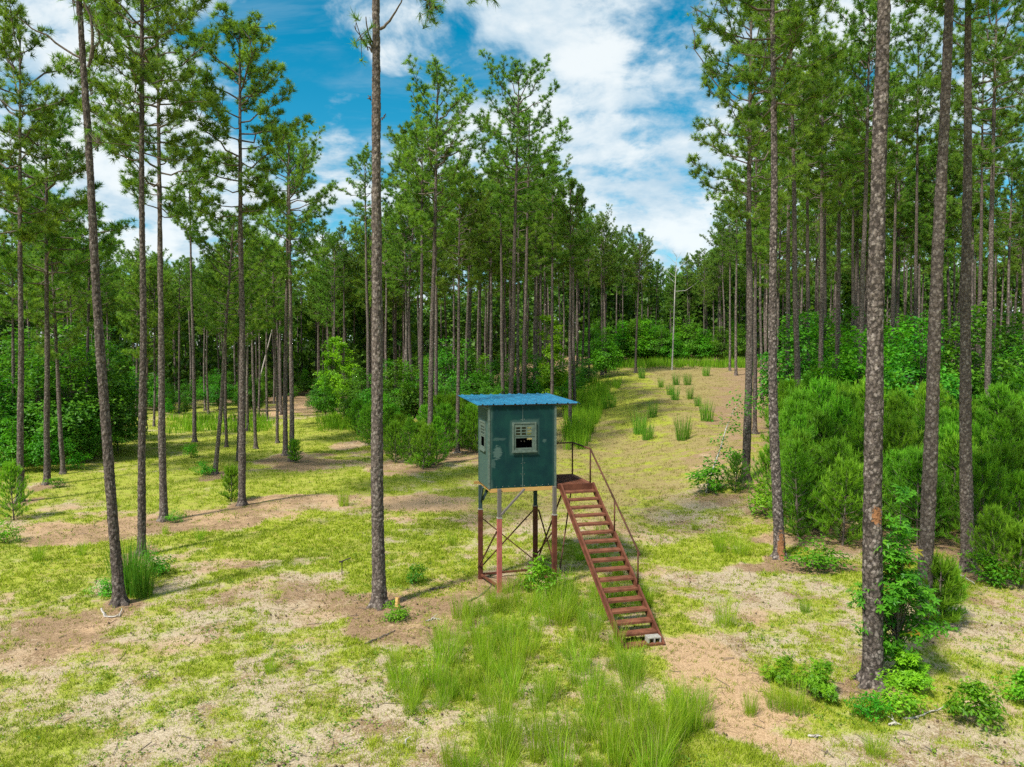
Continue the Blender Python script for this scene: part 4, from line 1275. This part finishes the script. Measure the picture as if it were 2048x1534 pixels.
def roof_mat():
    m, nt = mat('blue_roof_metal')
    tc = nt.n('ShaderNodeTexCoord'); P = tc.outputs['Object']
    n = nt.noise(P, 4, 5, .6); f = nt.noise(P, 55, 3, .6)
    c = nt.mix(nt.ramp(n, .3, .7), (.006, .105, .20), (.016, .175, .31))
    c = nt.mix(nt.ramp(f, .68, .74, 0, .8), c, (.55, .68, .75))
    finish(nt, c, .42, .5, f, .03, .01)
    return m


def timber(name, c1, c2):
    m, nt = mat(name)
    tc = nt.n('ShaderNodeTexCoord')
    mp = nt.n('ShaderNodeMapping'); nt.l(tc.outputs['Object'], mp.inputs[0]); mp.inputs['Scale'].default_value = (6, 6, 6)
    wv = nt.n('ShaderNodeTexWave'); nt.l(mp.outputs[0], wv.inputs[0]); wv.inputs['Scale'].default_value = 3; wv.inputs['Distortion'].default_value = 6; wv.inputs['Detail'].default_value = 3
    n = nt.noise(mp.outputs[0], 4, 5)
    finish(nt, nt.mix(nt.math('MULTIPLY', nt.math('ADD', wv.outputs['Fac'], n), .5), c1, c2), .85, .2, wv.outputs['Fac'], .15, .01)
    return m


M['wall'] = wall_paint()
M['wframe'] = plain('window_frame_paint', (.075, .105, .085), (.13, .17, .14), 14, .6)
M['inside'] = plain('darkened_lining', (.012, .011, .010), (.022, .019, .016), 5)  # near black: the darkness of the interior is put into this colour
M['seam'] = plain('seam_filler', (.035, .065, .06), (.13, .18, .155), 5)
M['roof'] = roof_mat()
M['yellow_wood'] = timber('new_yellow_timber', (.42, .22, .06), (.66, .40, .14))
M['grey_wood'] = timber('weathered_timber', (.075, .064, .056), (.19, .165, .145))
M['green_wood'] = timber('green_stained_timber', (.02, .045, .045), (.06, .09, .085))
M['rust_leg'] = rust('rusted_leg_paint', (.075, .022, .013), (.135, .040, .022), (.035, .016, .010))
M['pink_leg'] = rust('faded_red_leg_paint', (.30, .075, .06), (.40, .12, .10), (.15, .04, .03))
M['rust'] = rust('rusted_steel', (.085, .027, .014), (.155, .052, .026), (.035, .016, .011), 5)
M['rust_light'] = rust('rusted_tread_steel', (.115, .042, .021), (.205, .076, .040), (.07, .028, .016), 5)
M['rust_dark'] = rust('dark_rusted_bar', (.055, .022, .013), (.11, .04, .022), (.03, .015, .01), 5)


def glass_mat():
    m, nt = mat('window_glass')
    t = nt.n('ShaderNodeBsdfTransparent'); t.inputs[0].default_value = (.7, .78, .74, 1)
    g = nt.n('ShaderNodeBsdfGlossy'); g.inputs['Roughness'].default_value = .08
    mx = nt.n('ShaderNodeMixShader'); mx.inputs[0].default_value = .03
    nt.l(t.outputs[0], mx.inputs[1]); nt.l(g.outputs[0], mx.inputs[2])
    o = nt.n('ShaderNodeOutputMaterial'); nt.l(mx.outputs[0], o.inputs[0])
    return m


M['glass'] = glass_mat()

ROT = R_(15)
HX, HY = -.568, 17.15
HW, HD, Z0, Z1 = 1.72, 1.2, 2.55, 4.56
blind = empty('hunting_blind', (HX, HY, 0), (0, 0, ROT))
tag(blind, 'green box hunting blind on stilts with blue corrugated metal roof', 'hunting blind')


def loc_z(u, v):
    c, s = math.cos(ROT), math.sin(ROT)
    return float(terrain(HX + u * c - v * s, HY + u * s + v * c))


T = .02
# front wall in two sheets that meet at the seam; window hole cut out of both
us, zs = [.003, .62, .857], [Z0, 3.45, 4.12, Z1]
MB().grid(us, zs, {(1, 1)}, 0, T).build('wall_panel', M['wall'], blind)
MB().grid([.863, 1.18, HW - .003], zs, {(0, 1)}, 0, T).build('wall_panel', M['wall'], blind)
MB().box(.853, .867, -.004, -.0005, Z0 + .01, 3.41).build('seam_strip', M['seam'], blind)
MB().box(.854, .866, -.004, -.0005, 4.17, Z1 - .02).build('seam_strip', M['seam'], blind)
MB().grid([T + .001, .32, .90, HD - T - .001], zs, {(1, 1)}, .0, T, 'x').build('wall_panel', M['wall'], blind)
MB().grid([T + .001, HD - T - .001], [Z0, Z1], set(), HW - T, HW, 'x').build('wall_panel', M['wall'], blind)
MB().grid([.003, 1.30, 1.62, HW - .003], [Z0, 3.56, 4.06, Z1], {(1, 1)}, HD - T, HD).build('wall_panel', M['wall'], blind)
MB().box(-.012, -.002, -.012, .035, Z0 - .01, Z1 - .03).box(-.002, .035, -.012, -.002, Z0 - .01, Z1 - .03).build('corner_trim', M['wframe'], blind)
MB().box(HW + .002, HW + .012, -.012, .035, Z0 - .01, Z1 - .03).box(HW - .04, HW + .002, -.012, -.002, Z0 - .01, Z1 - .03).build('corner_trim', M['wframe'], blind)
MB().box(.03, HW - .03, .03, HD - .03, Z0 + .005, Z0 + .025).build('floor_board', M['inside'], blind)
# inside lining, coloured near black so the window openings look dark
MB().grid([.03, .63, 1.17, HW - .03], [Z0 + .03, 3.46, 4.11, Z1 - .01], {(1, 1)}, .024, .034).build('wall_lining', M['inside'], blind)
MB().grid([.03, 1.31, 1.61, HW - .03], [Z0 + .03, 3.57, 4.05, Z1 - .01], {(1, 1)}, HD - .034, HD - .024).build('wall_lining', M['inside'], blind)
MB().box(HW - .034, HW - .024, .04, HD - .04, Z0 + .03, Z1 - .01).build('wall_lining', M['inside'], blind)


for (u0, u1) in ((.04, .82), (.90, HW - .04)):
    sc_ = MB()
    for k in range(6):
        u = u0 + (u1 - u0) * k / 5
        sc_.box(u - .006, u + .006, -.005, -.0005, Z0 + .03, Z0 + .042)
        if k in (0, 5):
            for q in range(6): sc_.box(u - .005, u + .005, -.005, -.0005, Z0 + .32 + q * .27, Z0 + .33 + q * .27)
    tag(sc_.build('screw_heads', M['cinder'], blind), kind='stuff')


def window(parent, u0, v0, axis):
    """sash window .61 x .73 hung at u0, lower edge z 3.42"""
    w_, h_, zb = .61, .73, 3.42
    off = lambda y0, y1: (v0 + y0, v0 + y1)
    fr = MB().grid([u0, u0 + .04, u0 + w_ - .04, u0 + w_], [zb, zb + .045, zb + h_ - .04, zb + h_], {(1, 1)}, *off(-.034, .012), axis=axis).build('window', M['wframe'], parent, .004)
    U = [u0 + .042, u0 + .092, u0 + .202, u0 + .236, u0 + .344, u0 + .376, u0 + .486, u0 + w_ - .042]
    Zt = zb + h_
    Z = [Zt - .345, Zt - .315, Zt - .262, Zt - .238, Zt - .190, Zt - .166, Zt - .118, Zt - .042]
    MB().grid(U, Z, {(i, j) for i in (1, 3, 5) for j in (1, 3, 5)}, *off(-.022, -.004), axis=axis).build('upper_sash', M['wframe'], fr, .003)
    MB().grid([u0 + .042, u0 + .088, u0 + .505, u0 + w_ - .042], [zb + .047, zb + .10, Zt - .39, Zt - .347], {(1, 1)}, *off(-.014, .004), axis=axis).build('lower_sash', M['wframe'], fr, .003)
    if axis == 'y':
        MB().box(u0 - .02, u0 + w_ + .02, v0 - .05, v0 - .036, zb - .012, zb + .02).build('sill', M['wframe'], fr)
    else:
        MB().box(v0 - .05, v0 - .036, u0 - .02, u0 + w_ + .02, zb - .012, zb + .02).build('sill', M['wframe'], fr)
    for i in (1, 3, 5):
        for j in (1, 3, 5):
            a = [U[i] + .001, U[i + 1] - .001]; b = [Z[j] + .001, Z[j + 1] - .001]
            MB().grid(a, b, set(), *off(-.014, -.011), axis=axis).build('pane', M['glass'], fr)


window(blind, .595, 0, 'y')
window(blind, .305, 0, 'x')

# corrugated roof in two lapped sheets
RU0, RU1, RV0, RV1 = -.29, 2.33, -.06, 2.55


def roof_sheet(a, b, dz):
    prof, u = [], a
    pitch = .271
    k = math.floor((a - RU0) / pitch)
    pts = [(a, 0)]
    uu = RU0 + .10
    while uu < b - .03:
        if uu > a + .02:
            pts += [(uu, 0), (uu + .014, .024), (uu + .044, .024), (uu + .058, 0)]
            pts += [(uu + .128, 0), (uu + .134, .006), (uu + .150, .006), (uu + .156, 0)]
        uu += pitch
    pts = [p for p in pts if p[0] < b] + [(b, 0)]
    v, f = [], []
    rows = np.linspace(RV0, RV1, 8)
    for y in rows:
        z = 4.592 + (y - RV0) / (RV1 - RV0) * .10 + dz
        for (x, h) in pts: v.append((x, y, z + h))
    n = len(pts)
    for i in range(len(rows) - 1):
        for j in range(n - 1):
            f.append((i * n + j, i * n + j + 1, (i + 1) * n + j + 1, (i + 1) * n + j))
    me = bpy.data.meshes.new('roof_sheet'); me.from_pydata(v, [], f); me.update(); me.materials.append(M['roof'])
    o = obj('roof_sheet', me, blind)
    sm = o.modifiers.new('thickness', 'SOLIDIFY'); sm.thickness = .003; sm.offset = 1
    return o


roof_sheet(RU0, .99, 0); roof_sheet(.955, RU1, .005)
for (v0, v1) in ((.03, .07), (1.10, 1.14), (1.75, 1.79)):
    zt = 4.588 + (v0 - RV0) / (RV1 - RV0) * .10
    MB().box(-.24, 2.28, v0, v1, zt - .04, zt - .001).build('rafter', M['grey_wood'], blind)
MB().bar((-.24, .02, 4.57), (-.002, .0, 4.50), .014, .014).build('roof_stay', M['seam'], blind)
# beams under the floor
MB().box(.04, HW - .10, .0, .045, Z0 - .105, Z0 - .012).build('floor_beam', M['yellow_wood'], blind, .004)
MB().box(-.12, HW - .02, HD - .06, HD - .015, Z0 - .085, Z0 - .012).build('floor_beam', M['yellow_wood'], blind, .004)
MB().box(.05, .095, .05, HD - .07, Z0 - .10, Z0 - .012).build('floor_beam', M['yellow_wood'], blind, .004)
MB().box(HW - .13, HW - .085, .05, HD - .07, Z0 - .10, Z0 - .012).build('floor_beam', M['grey_wood'], blind, .004)
LEG = {'FL': (.26, -.035), 'FR': (HW - .045, -.035), 'BL': (.03, HD - .13), 'BR': (HW - .20, HD - .10)}
JZ = 1.83
for k, (u, v) in LEG.items():
    zt = Z0 - .012 if k in ('FL', 'FR') else Z0 - .10
    lg = MB().box(u - .045, u + .045, v - .045, v + .045, JZ - .25, zt).build('leg', M['grey_wood'] if k in ('FL', 'FR') else M['green_wood'], blind, .006)
    MB().box(u - .056, u + .056, v - .056, v + .056, loc_z(u, v) - .1, JZ).build('steel_sleeve', M['pink_leg'] if k == 'FL' else M['rust_leg'], lg, .006)
    MB().box(u - .060, u + .060, v - .060, v + .060, JZ - .012, JZ + .012).build('wire_band', M['cinder'], lg)
P3 = lambda k, z, du=0, dv=0: (LEG[k][0] + du, LEG[k][1] + dv, z)
for (a, za, b, zb, o) in (('BL', 1.62, 'BR', .35, .064), ('BL', .25, 'BR', 1.72, .088), ('FR', 1.55, 'BR', .55, 0), ('FR', .25, 'BR', 1.72, .0), ('BL', .30, 'FL', 1.50, 0)):
    du = .064 if a == 'FR' else (-.064 if b == 'FL' else 0)
    if a == 'FR' and za < 1: du = .088
    MB().bar(P3(a, za, du, o), P3(b, zb, du, o), .028, .028).build('cross_brace', M['rust_dark'], blind)
for (a, b) in (('BL', 'BR'), ('BL', 'FL'), ('FR', 'BR')):
    za, zb = loc_z(*LEG[a]) + .12, loc_z(*LEG[b]) + .12
    d = Vector(LEG[b]) - Vector(LEG[a]); d.normalize()
    MB().bar((LEG[a][0] + d.x * .06, LEG[a][1] + d.y * .06, za), (LEG[b][0] - d.x * .06, LEG[b][1] - d.y * .06, zb), .05, .05).build('base_rail', M['rust'], blind)
MB().bar(P3('FL', 1.92, .03, -.062), (LEG['FL'][0] + .62, LEG['FL'][1] - .062, Z0 - .03), .035, .085, (0, 1, 0)).build('knee_brace', M['grey_wood'], blind)
MB().bar(P3('BL', 2.05, .05), (LEG['BL'][0] + .25, LEG['BL'][1], Z0 - .10), .035, .07).build('knee_brace', M['green_wood'], blind)
MB().bar(P3('BL', 2.05, 0, -.05), (LEG['BL'][0], LEG['BL'][1] - .30, Z0 - .10), .035, .07).build('knee_brace', M['green_wood'], blind)

# ------------------------------------------------------------------ steel landing and steps
st = empty('steel_staircase', (HX, HY, 0), (0, 0, ROT))
tag(st, 'rusty steel staircase with landing and single handrail beside green blind', 'staircase')
PU0, PU1, PV0, PV1, PZ = 1.80, 2.65, -.06, 1.32, 2.58
MB().box(PU0, PU1, PV0 - .03, PV0, PZ - .16, PZ + .004).build('landing_beam', M['rust'], st, .004)
MB().box(PU0, PU1, PV1, PV1 + .03, PZ - .12, PZ + .004).build('landing_beam', M['rust'], st, .004)
MB().box(PU0 - .03, PU0 + .06, PV0 + .001, PV1 - .001, PZ - .12, PZ + .004).build('landing_beam', M['rust'], st, .004)
MB().box(PU1 - .12, PU1, PV0 + .001, PV1 - .001, PZ - .12, PZ + .006).build('landing_beam', M['rust_light'], st, .004)
gr = MB()
for k in range(21):
    v = PV0 + .05 + k * (PV1 - PV0 - .08) / 20
    gr.box(PU0 + .061, PU1 - .121, v - .008, v + .008, PZ - .028, PZ - .006)
for k in range(13):
    u = PU0 + .085 + k * (PU1 - PU0 - .23) / 12
    gr.box(u - .006, u + .006, PV0 + .03, PV1 - .02, PZ - .0058, PZ - .001)
gr.box(PU0 + .062, PU1 - .122, PV0 + .002, PV1 - .002, PZ - .050, PZ - .044)
gr.build('landing_grate', M['rust_light'], st)
NS = 17
SV1 = -3.95
zfoot = loc_z(2.2, SV1) - .02
SZ0 = PZ - .02


def stair(t): return PV0 - .03 + (SV1 - PV0) * t, SZ0 + (zfoot - SZ0) * t


for (u, w_) in ((PU0 + .03, .045), (PU1 + .0, .045)):
    a, b = stair(0.0), stair(1.0)
    m = MB()
    dvec = Vector((0, b[0] - a[0], b[1] - a[1])).normalized(); nrm = Vector((0, -dvec.z, dvec.y))
    if nrm.z < 0: nrm = -nrm
    A = Vector((u, a[0], a[1])); B = Vector((u, b[0], b[1]))
    m.bar(A - nrm * .03, B - nrm * .03, .012, .17)
    sg = 1 if u < 2.2 else -1
    for o_ in (-.109, .061):
        m.bar(A + nrm * (o_ - .006 if o_ < 0 else o_) + Vector((-sg * .016, 0, 0)), B + nrm * (o_ - .006 if o_ < 0 else o_) + Vector((-sg * .016, 0, 0)), .045, .010)
    m.build('stringer', M['rust'], st)
for k in range(NS):
    t = (k + .75) / (NS + .2)
    v, z = stair(t)
    u0, u1 = PU0 + .038, PU1 - .008
    jig = ((k * 37) % 7 - 3) * .0015
    MB().box(u0, u1, v - .10, v + .10, z - .006 + jig, z + jig).box(u0, u1, v - .10, v - .093, z - .045 + jig, z - .0062 + jig).box(u0, u1, v + .093, v + .10, z - .045 + jig, z - .0062 + jig).build('tread', M['rust_light'], st)
RH = .86
post = []
for (u, v, z) in ((PU1 - .03, PV1 - .04, PZ), (PU1 - .03, PV0 + .02, PZ)):
    MB().tube((u, v, z + .006), (u, v, z + RH), .020).build('handrail_post', M['rust_dark'], st, smooth=True); post.append(Vector((u, v, z + RH)))
for t in (.36, .69):
    v, z = stair(t)
    MB().tube((PU1 + .01, v, z + .02), (PU1 + .01, v, z + RH - .06), .018).build('handrail_post', M['rust_dark'], st, smooth=True)
    post.append(Vector((PU1 + .01, v, z + RH - .06)))
end = post[3] + (post[3] - post[2]).normalized() * .12
chain = [Vector((HW + .02, PV1 - .04, PZ + RH)), post[0], post[1], post[2], end]
for a, b in zip(chain[:-1], chain[1:]):
    MB().tube(a, b, .021).build('handrail', M['rust_dark'], st, smooth=True)
MB().bar((LEG['FR'][0] + .13, LEG['FR'][1] + .03, .25), (PU1 - .06, PV1 - .15, PZ - .13), .03, .03).build('landing_strut', M['rust_dark'], st)
MB().bar((LEG['BR'][0] + .12, LEG['BR'][1] + .06, .45), (PU0 + .15, PV0 + .12, PZ - .13), .03, .03).build('landing_strut', M['rust_dark'], st)

# ------------------------------------------------------------------ small things on the ground
# hollow block under the foot of the steps
p = ground_at(1306, 1287)
cb = empty('concrete_block', (p.x, p.y, p.z - .02), (0, 0, R_(12)))
tag(cb, 'pale hollow concrete block lying at the foot of the steps', 'concrete block')
MB().grid([-.14, -.11, -.015, .015, .11, .14], [0, .03, .15, .18], {(1, 1), (3, 1)}, -.09, .09).build('block_body', M['cinder'], cb, .006)

# bent iron stake
p = ground_at(684, 1150)
sk = empty('metal_stake', p)
tag(sk, 'small dark bent iron stake standing on the lawn left of thick stem', 'stake')
MB().tube((0, 0, -.1), (0, 0, .34), .012, 8).build('rod', M['darkmetal'], sk)
MB().tube((-.05, 0, .35), (.24, 0, .46), .016, 8).build('arm', M['darkmetal'], sk)
MB().box(-.07, .03, -.025, .025, .335, .375).build('clamp', M['darkmetal'], sk, .004)


def stick(pts, r, label, name='fallen_branch', material=None, cat='branch'):
    """curved dead branch through ground points with side twigs"""
    P = np.array([list(q) for q in pts], float)
    t = np.linspace(0, 1, len(P)); tt = np.linspace(0, 1, 12)
    Q = np.stack([np.interp(tt, t, P[:, i]) for i in range(3)], 1)
    c = Q.mean(0); r_ = np.random.default_rng(int(abs(c[0]) * 1000) + 5)
    Q[1:-1] += r_.normal(0, r * .5, (10, 3))
    c[2] = Q[:, 2].min()
    w_ = [tubes((Q - c)[None], (r * np.linspace(1, .45, 12))[None], 7)]
    for k in (4, 7):
        d = r_.normal(0, 1, 3); d[2] = abs(d[2]) * .5; d /= np.linalg.norm(d)
        q = np.stack([Q[k] - c, Q[k] - c + d * r * 5, Q[k] - c + d * r * 9 + [0, 0, -.01]])
        w_.append(tubes(q[None], np.array([[r * .45, r * .35, r * .15]]), 5))
    v, f, _ = join_np(w_)
    tag(obj(name, mesh_np(name, v, f, material or M['deadwood'], True), None, tuple(c)), label, cat)


def gp(px, py, dz=.02):
    q = ground_at(px, py); return (q.x, q.y, q.z + dz)


stick([gp(203, 1226, .10), gp(208, 1234, .02), gp(222, 1236), gp(240, 1234, .03), gp(244, 1222, .06)], .022, 'curved pale branch lying at foot of leaning pine')
stick([gp(852, 1244), gp(868, 1238), gp(882, 1240)], .020, 'short forked pale stick lying right of thick bare stem')
stick([gp(862, 1180), gp(880, 1177), gp(900, 1174)], .022, 'dark stick lying on bare soil before the blind', material=M['twig'])
stick([gp(808, 1492), gp(813, 1484), gp(816, 1478)], .018, 'grey stick lying on pale sand near bottom border')
stick([gp(1805, 1440), gp(1850, 1432), gp(1898, 1410)], .020, 'long grey branch lying below large-leaved bush')
stick([gp(1780, 1453), gp(1792, 1451), gp(1803, 1452)], .024, 'short weathered piece of wood near yellow-green bush')
stick([gp(1618, 1474), gp(1630, 1474), gp(1644, 1475)], .020, 'short grey stick lying across the orange path')
stick([gp(1640, 1394), gp(1650, 1396), gp(1660, 1397)], .020, 'pale stick in front of round bush with reddish tips')
stick([gp(905, 907), gp(918, 906), gp(934, 904)], .035, 'pale fallen branch at foot of pine left of roof')
stick([gp(935, 1205), gp(965, 1190), gp(985, 1170)], .02, 'dark stick lying beside front left leg of the blind', material=M['twig'])
stick([gp(730, 1290), gp(765, 1275), gp(790, 1262)], .02, 'dark curved stick on pine straw below thick bare stem', material=M['twig'])
stick([gp(1890, 1150, .1), gp(1920, 1160, .15), gp(1950, 1172, .05)], .02, 'grey brushwood branch under the thicket by straight dark stem')
# split stump
p = ground_at(795, 1216)
sm_ = empty('wood_stump', p)
tag(sm_, 'small orange-yellow broken stump in grass right of thick stem', 'stump')
a_ = np.linspace(0, 2 * np.pi, 12)[:-1]
MB_ = MB()
n = len(a_)
for z, r0 in ((-.05, .085), (.10, .07), (.2, .06)):
    for k, t in enumerate(a_):
        MB_.v.append((r0 * math.cos(t) * .8, r0 * math.sin(t), z + (.05 * math.sin(t * 2.5 + 1) if z > .15 else 0)))
for i in range(2):
    for k in range(n):
        MB_.f.append((i * n + k, i * n + (k + 1) % n, (i + 1) * n + (k + 1) % n, (i + 1) * n + k))
MB_.f.append(tuple(2 * n + k for k in range(n)))
MB_.build('split_wood', M['stump'], sm_)

# dead pale tree on the clearing top and dead leaning pole
p = ground_at(1344, 740)
dt = empty('dead_tree', p)
tag(dt, 'bare white dead tree standing at top of brown clearing', 'tree')
dk = p.y
hh = 230 / F * dk
pt = np.array([[0, 0, -.2], [.15, 0, hh * .35], [.3, 0, hh * .7], [.5, 0, hh]])
v, f, _ = tubes(pt[None], np.array([[.11, .09, .06, .015]]), 8)
obj('trunk', mesh_np('trunk', v, f, M['birchbark'], True), dt)
w_ = []
r_ = np.random.default_rng(4)
for k, (t, l, az) in enumerate([(.68, 3.0, 0.2), (.8, 2.0, 3.0), (.86, 2.2, .4), (.92, 1.6, 2.6), (.95, 1.5, 1), (.75, 1.6, 3.4), (.98, 1.0, 4)]):
    b = np.array([.3 + (t - .7) * .6, 0, hh * t]); d = np.array([math.cos(az), math.sin(az) * .4, .38 if k == 0 else .8])
    q = np.stack([b, b + d * l * .5 + [0, 0, -.15 * l * (k == 0)], b + d * l])
    w_.append(tubes(q[None], np.array([[.035, .025, .008]]), 5))
v, f, _ = join_np(w_)
obj('branches', mesh_np('branches', v, f, M['birchbark'], True), dt)
B = at_depth(508, 92)
pd = empty('leaning_dead_pole', B)
tag(pd, 'bare dead pole leaning between pines beyond the lawn', 'dead tree')
v, f, _ = tubes(np.array([[[0, 0, -.2], [1.2, 0, 4.5], [2.7, 0, 10.2]]]), np.array([[.12, .10, .05]]), 7)
obj('trunk', mesh_np('trunk', v, f, M['deadwood'], True), pd)

# loose limbs of the foreground pines
def limb(parent_label, items):
    o = next(q for q in COL.objects if q.get('label') == parent_label)
    d = o.location.y
    Mi = o.matrix_basis.inverted()
    r = np.random.default_rng(len(parent_label) * 3)
    for (pts, r0, tuft) in items:
        w_, tcs, tas = [], [], []
        Q = []
        for (px, py) in pts:
            v = px_dir(px, py); Q.append(list(Mi @ (Vector((0, 0, CAMZ)) + v * (d / v.y))))
        Q = np.array(Q); Q[1:, 1] -= np.linspace(.05, .5, len(Q) - 1)
        t = np.linspace(0, 1, len(Q)); tt = np.linspace(0, 1, 9)
        P = np.stack([np.interp(tt, t, Q[:, i]) for i in range(3)], 1)
        P[1:-1] += r.normal(0, .025, (7, 3))
        w_.append(tubes(P[None], (r0 * np.linspace(1, .35, 9))[None], 6))
        for k in range(tuft):
            u = r.uniform(.55, 1.0); i = min(int(u * 8), 7)
            b = P[i] + r.normal(0, .22, 3); ax = (P[i + 1] - P[i]) / (np.linalg.norm(P[i + 1] - P[i]) + 1e-6) + r.normal(0, .5, 3) + [0, 0, .2]
            w_.append(tubes(np.stack([P[i], (P[i] + b) / 2, b])[None], np.array([[.012, .009, .005]]), 3))
            tcs.append(b); tas.append(ax)
        v, f, _ = join_np(w_)
        l_ = obj('limb', mesh_np('limb', v, f, M['twig'], True), o)
        if tcs:
            nd = needles(np.array(tcs), np.array(tas), 34, .22, .012, r, 8, 75, .12)
            obj('foliage', mesh_np('foliage', nd[0], nd[1], M['needle'], False, {'tint': nd[2]}), l_)


limb('thick bare pine stem left of the green blind, nearest to it', [
    ([(760, 58), (785, 38), (813, 15)], .035, 0), ([(744, 105), (730, 92), (718, 72)], .02, 12), ([(745, 100), (741, 80), (741, 55)], .03, 0),
    ([(760, -60), (820, -40), (862, 20), (880, 40)], .03, 26), ([(760, -90), (880, -60), (960, -20), (985, 8)], .03, 22), ([(742, 200), (737, 193)], .02, 0),
    ([(764, 240), (772, 228)], .02, 0), ([(763, 532), (772, 528), (783, 523)], .018, 0)])
limb('leaning pine at far left with curved bare stem and forked dead limb', [
    ([(160, 115), (120, 92), (85, 68), (66, 55)], .03, 0), ([(176, 135), (192, 95), (190, 45), (184, 0), (180, -40)], .04, 4), ([(180, 128), (198, 90), (206, 60), (225, 45)], .025, 10),
    ([(183, 190), (187, 178)], .02, 0), ([(190, 300), (200, 285), (212, 300)], .015, 10), ([(150, 5), (135, -15)], .02, 8), ([(164, 20), (180, 0), (190, -30)], .02, 6)])
limb('pine at right edge of brown clearing with drooping long limb', [
    ([(1493, 225), (1455, 195), (1415, 150), (1385, 105), (1377, 60)], .035, 3), ([(1500, 118), (1450, 70), (1405, 35), (1375, 25)], .035, 26), ([(1500, 60), (1455, 30), (1410, -20)], .03, 20), ([(1500, 150), (1465, 150), (1440, 120)], .02, 14)])

# pine cones and twigs scattered on bare ground
x, y = scatter(2600, 9, 34, 37)
g, s, l = cover(x, y)
k = (l > .35) & (g < .45)
x, y = x[k][:420], y[k][:420]
z = terrain(x, y)
octv = np.array([[1, 0, 0], [-1, 0, 0], [0, 1, 0], [0, -1, 0], [0, 0, 1.3], [0, 0, -.6]]) * .024
octf = np.array([[0, 2, 4], [2, 1, 4], [1, 3, 4], [3, 0, 4], [2, 0, 5], [1, 2, 5], [3, 1, 5], [0, 3, 5]])
sc = rng.uniform(.6, 1.25, len(x))
V = (octv[None] * sc[:, None, None] + np.stack([x, y, z + .02], 1)[:, None, :]).reshape(-1, 3)
Fc = (octf[None] + (np.arange(len(x)) * 6)[:, None, None]).reshape(-1, 3)
tag(obj('pine_cones', mesh_np('pine_cones', V, Fc, M['cone'])), 'dark fallen pine cones scattered over the bare patches', 'pine cones', kind='stuff')
x, y = scatter(2200, 8, 26, 37)
g, s, l = cover(x, y); k = g < .5; x, y = x[k][:420], y[k][:420]
n = len(x); an = rng.uniform(0, 6.28, n); ln = rng.uniform(.08, .35, n)
d = np.stack([np.cos(an), np.sin(an)], 1) * ln[:, None] * .5
Pa = np.stack([x - d[:, 0], y - d[:, 1], terrain(x - d[:, 0], y - d[:, 1]) + .012], 1)
Pb = np.stack([x + d[:, 0], y + d[:, 1], terrain(x + d[:, 0], y + d[:, 1]) + .016], 1)
Pm = (Pa + Pb) / 2 + rng.normal(0, .012, (n, 3)); Pm[:, 2] = np.maximum(Pm[:, 2], terrain(x, y) + .006)
v, f, _ = tubes(np.stack([Pa, Pm, Pb], 1), np.repeat(rng.uniform(.002, .006, n)[:, None], 3, 1), 4)
tag(obj('twig_litter', mesh_np('twig_litter', v, f, M['twig'])), 'thin dead twigs littering the sandy ground', 'twigs', kind='stuff')

x, y = scatter(90000, 8, 30, 37)
g, s_, l = cover(x, y)
k = rng.random(len(x)) < np.clip(l * 1.2 - .15, .05, 1)
x, y = x[k], y[k]; n = len(x)
an = rng.uniform(0, 6.28, n); ln = rng.uniform(.08, .2, n)
d = np.stack([np.cos(an), np.sin(an), rng.normal(0, .05, n)], 1); e = np.stack([-np.sin(an), np.cos(an), np.zeros(n)], 1) * (.0025 * np.maximum(1, y / 11))[:, None]
B = np.stack([x, y, terrain(x, y) + .012], 1)
V = np.stack([B - e, B + e, B + d * ln[:, None]], 1).reshape(-1, 3)
tag(obj('pine_straw', mesh_np('pine_straw', V, np.arange(3 * n).reshape(-1, 3), M['straw'])), 'brown fallen pine needles strewn over the bare ground', 'pine straw', kind='stuff')
x, y = scatter(5200, 8, 30, 37)
g, s_, l = cover(x, y)
k = rng.random(len(x)) < np.clip(.25 + g * .7, 0, 1) * (vnoise(x, y, .9, 7) > .45)
x, y = x[k], y[k]; n = len(x)
C = np.repeat(np.stack([x, y, terrain(x, y) + .03], 1), 9, 0) + rng.normal(0, 1, (9 * n, 3)) * [.045, .045, .022]
C[:, 2] = np.maximum(C[:, 2], terrain(C[:, 0], C[:, 1]) + .008)
lf = leaves(C, np.array([0, 0, 1.]) + rng.normal(0, .45, C.shape), .055, rng, np.repeat(rng.random(n), 9) * .6 + rng.random(9 * n) * .4)
tag(obj('low_weeds', mesh_np('low_weeds', lf[0], lf[1], M['weed'], False, {'tint': lf[2]})), 'tiny low weeds and seedlings growing among the short grass', 'weeds', kind='stuff')
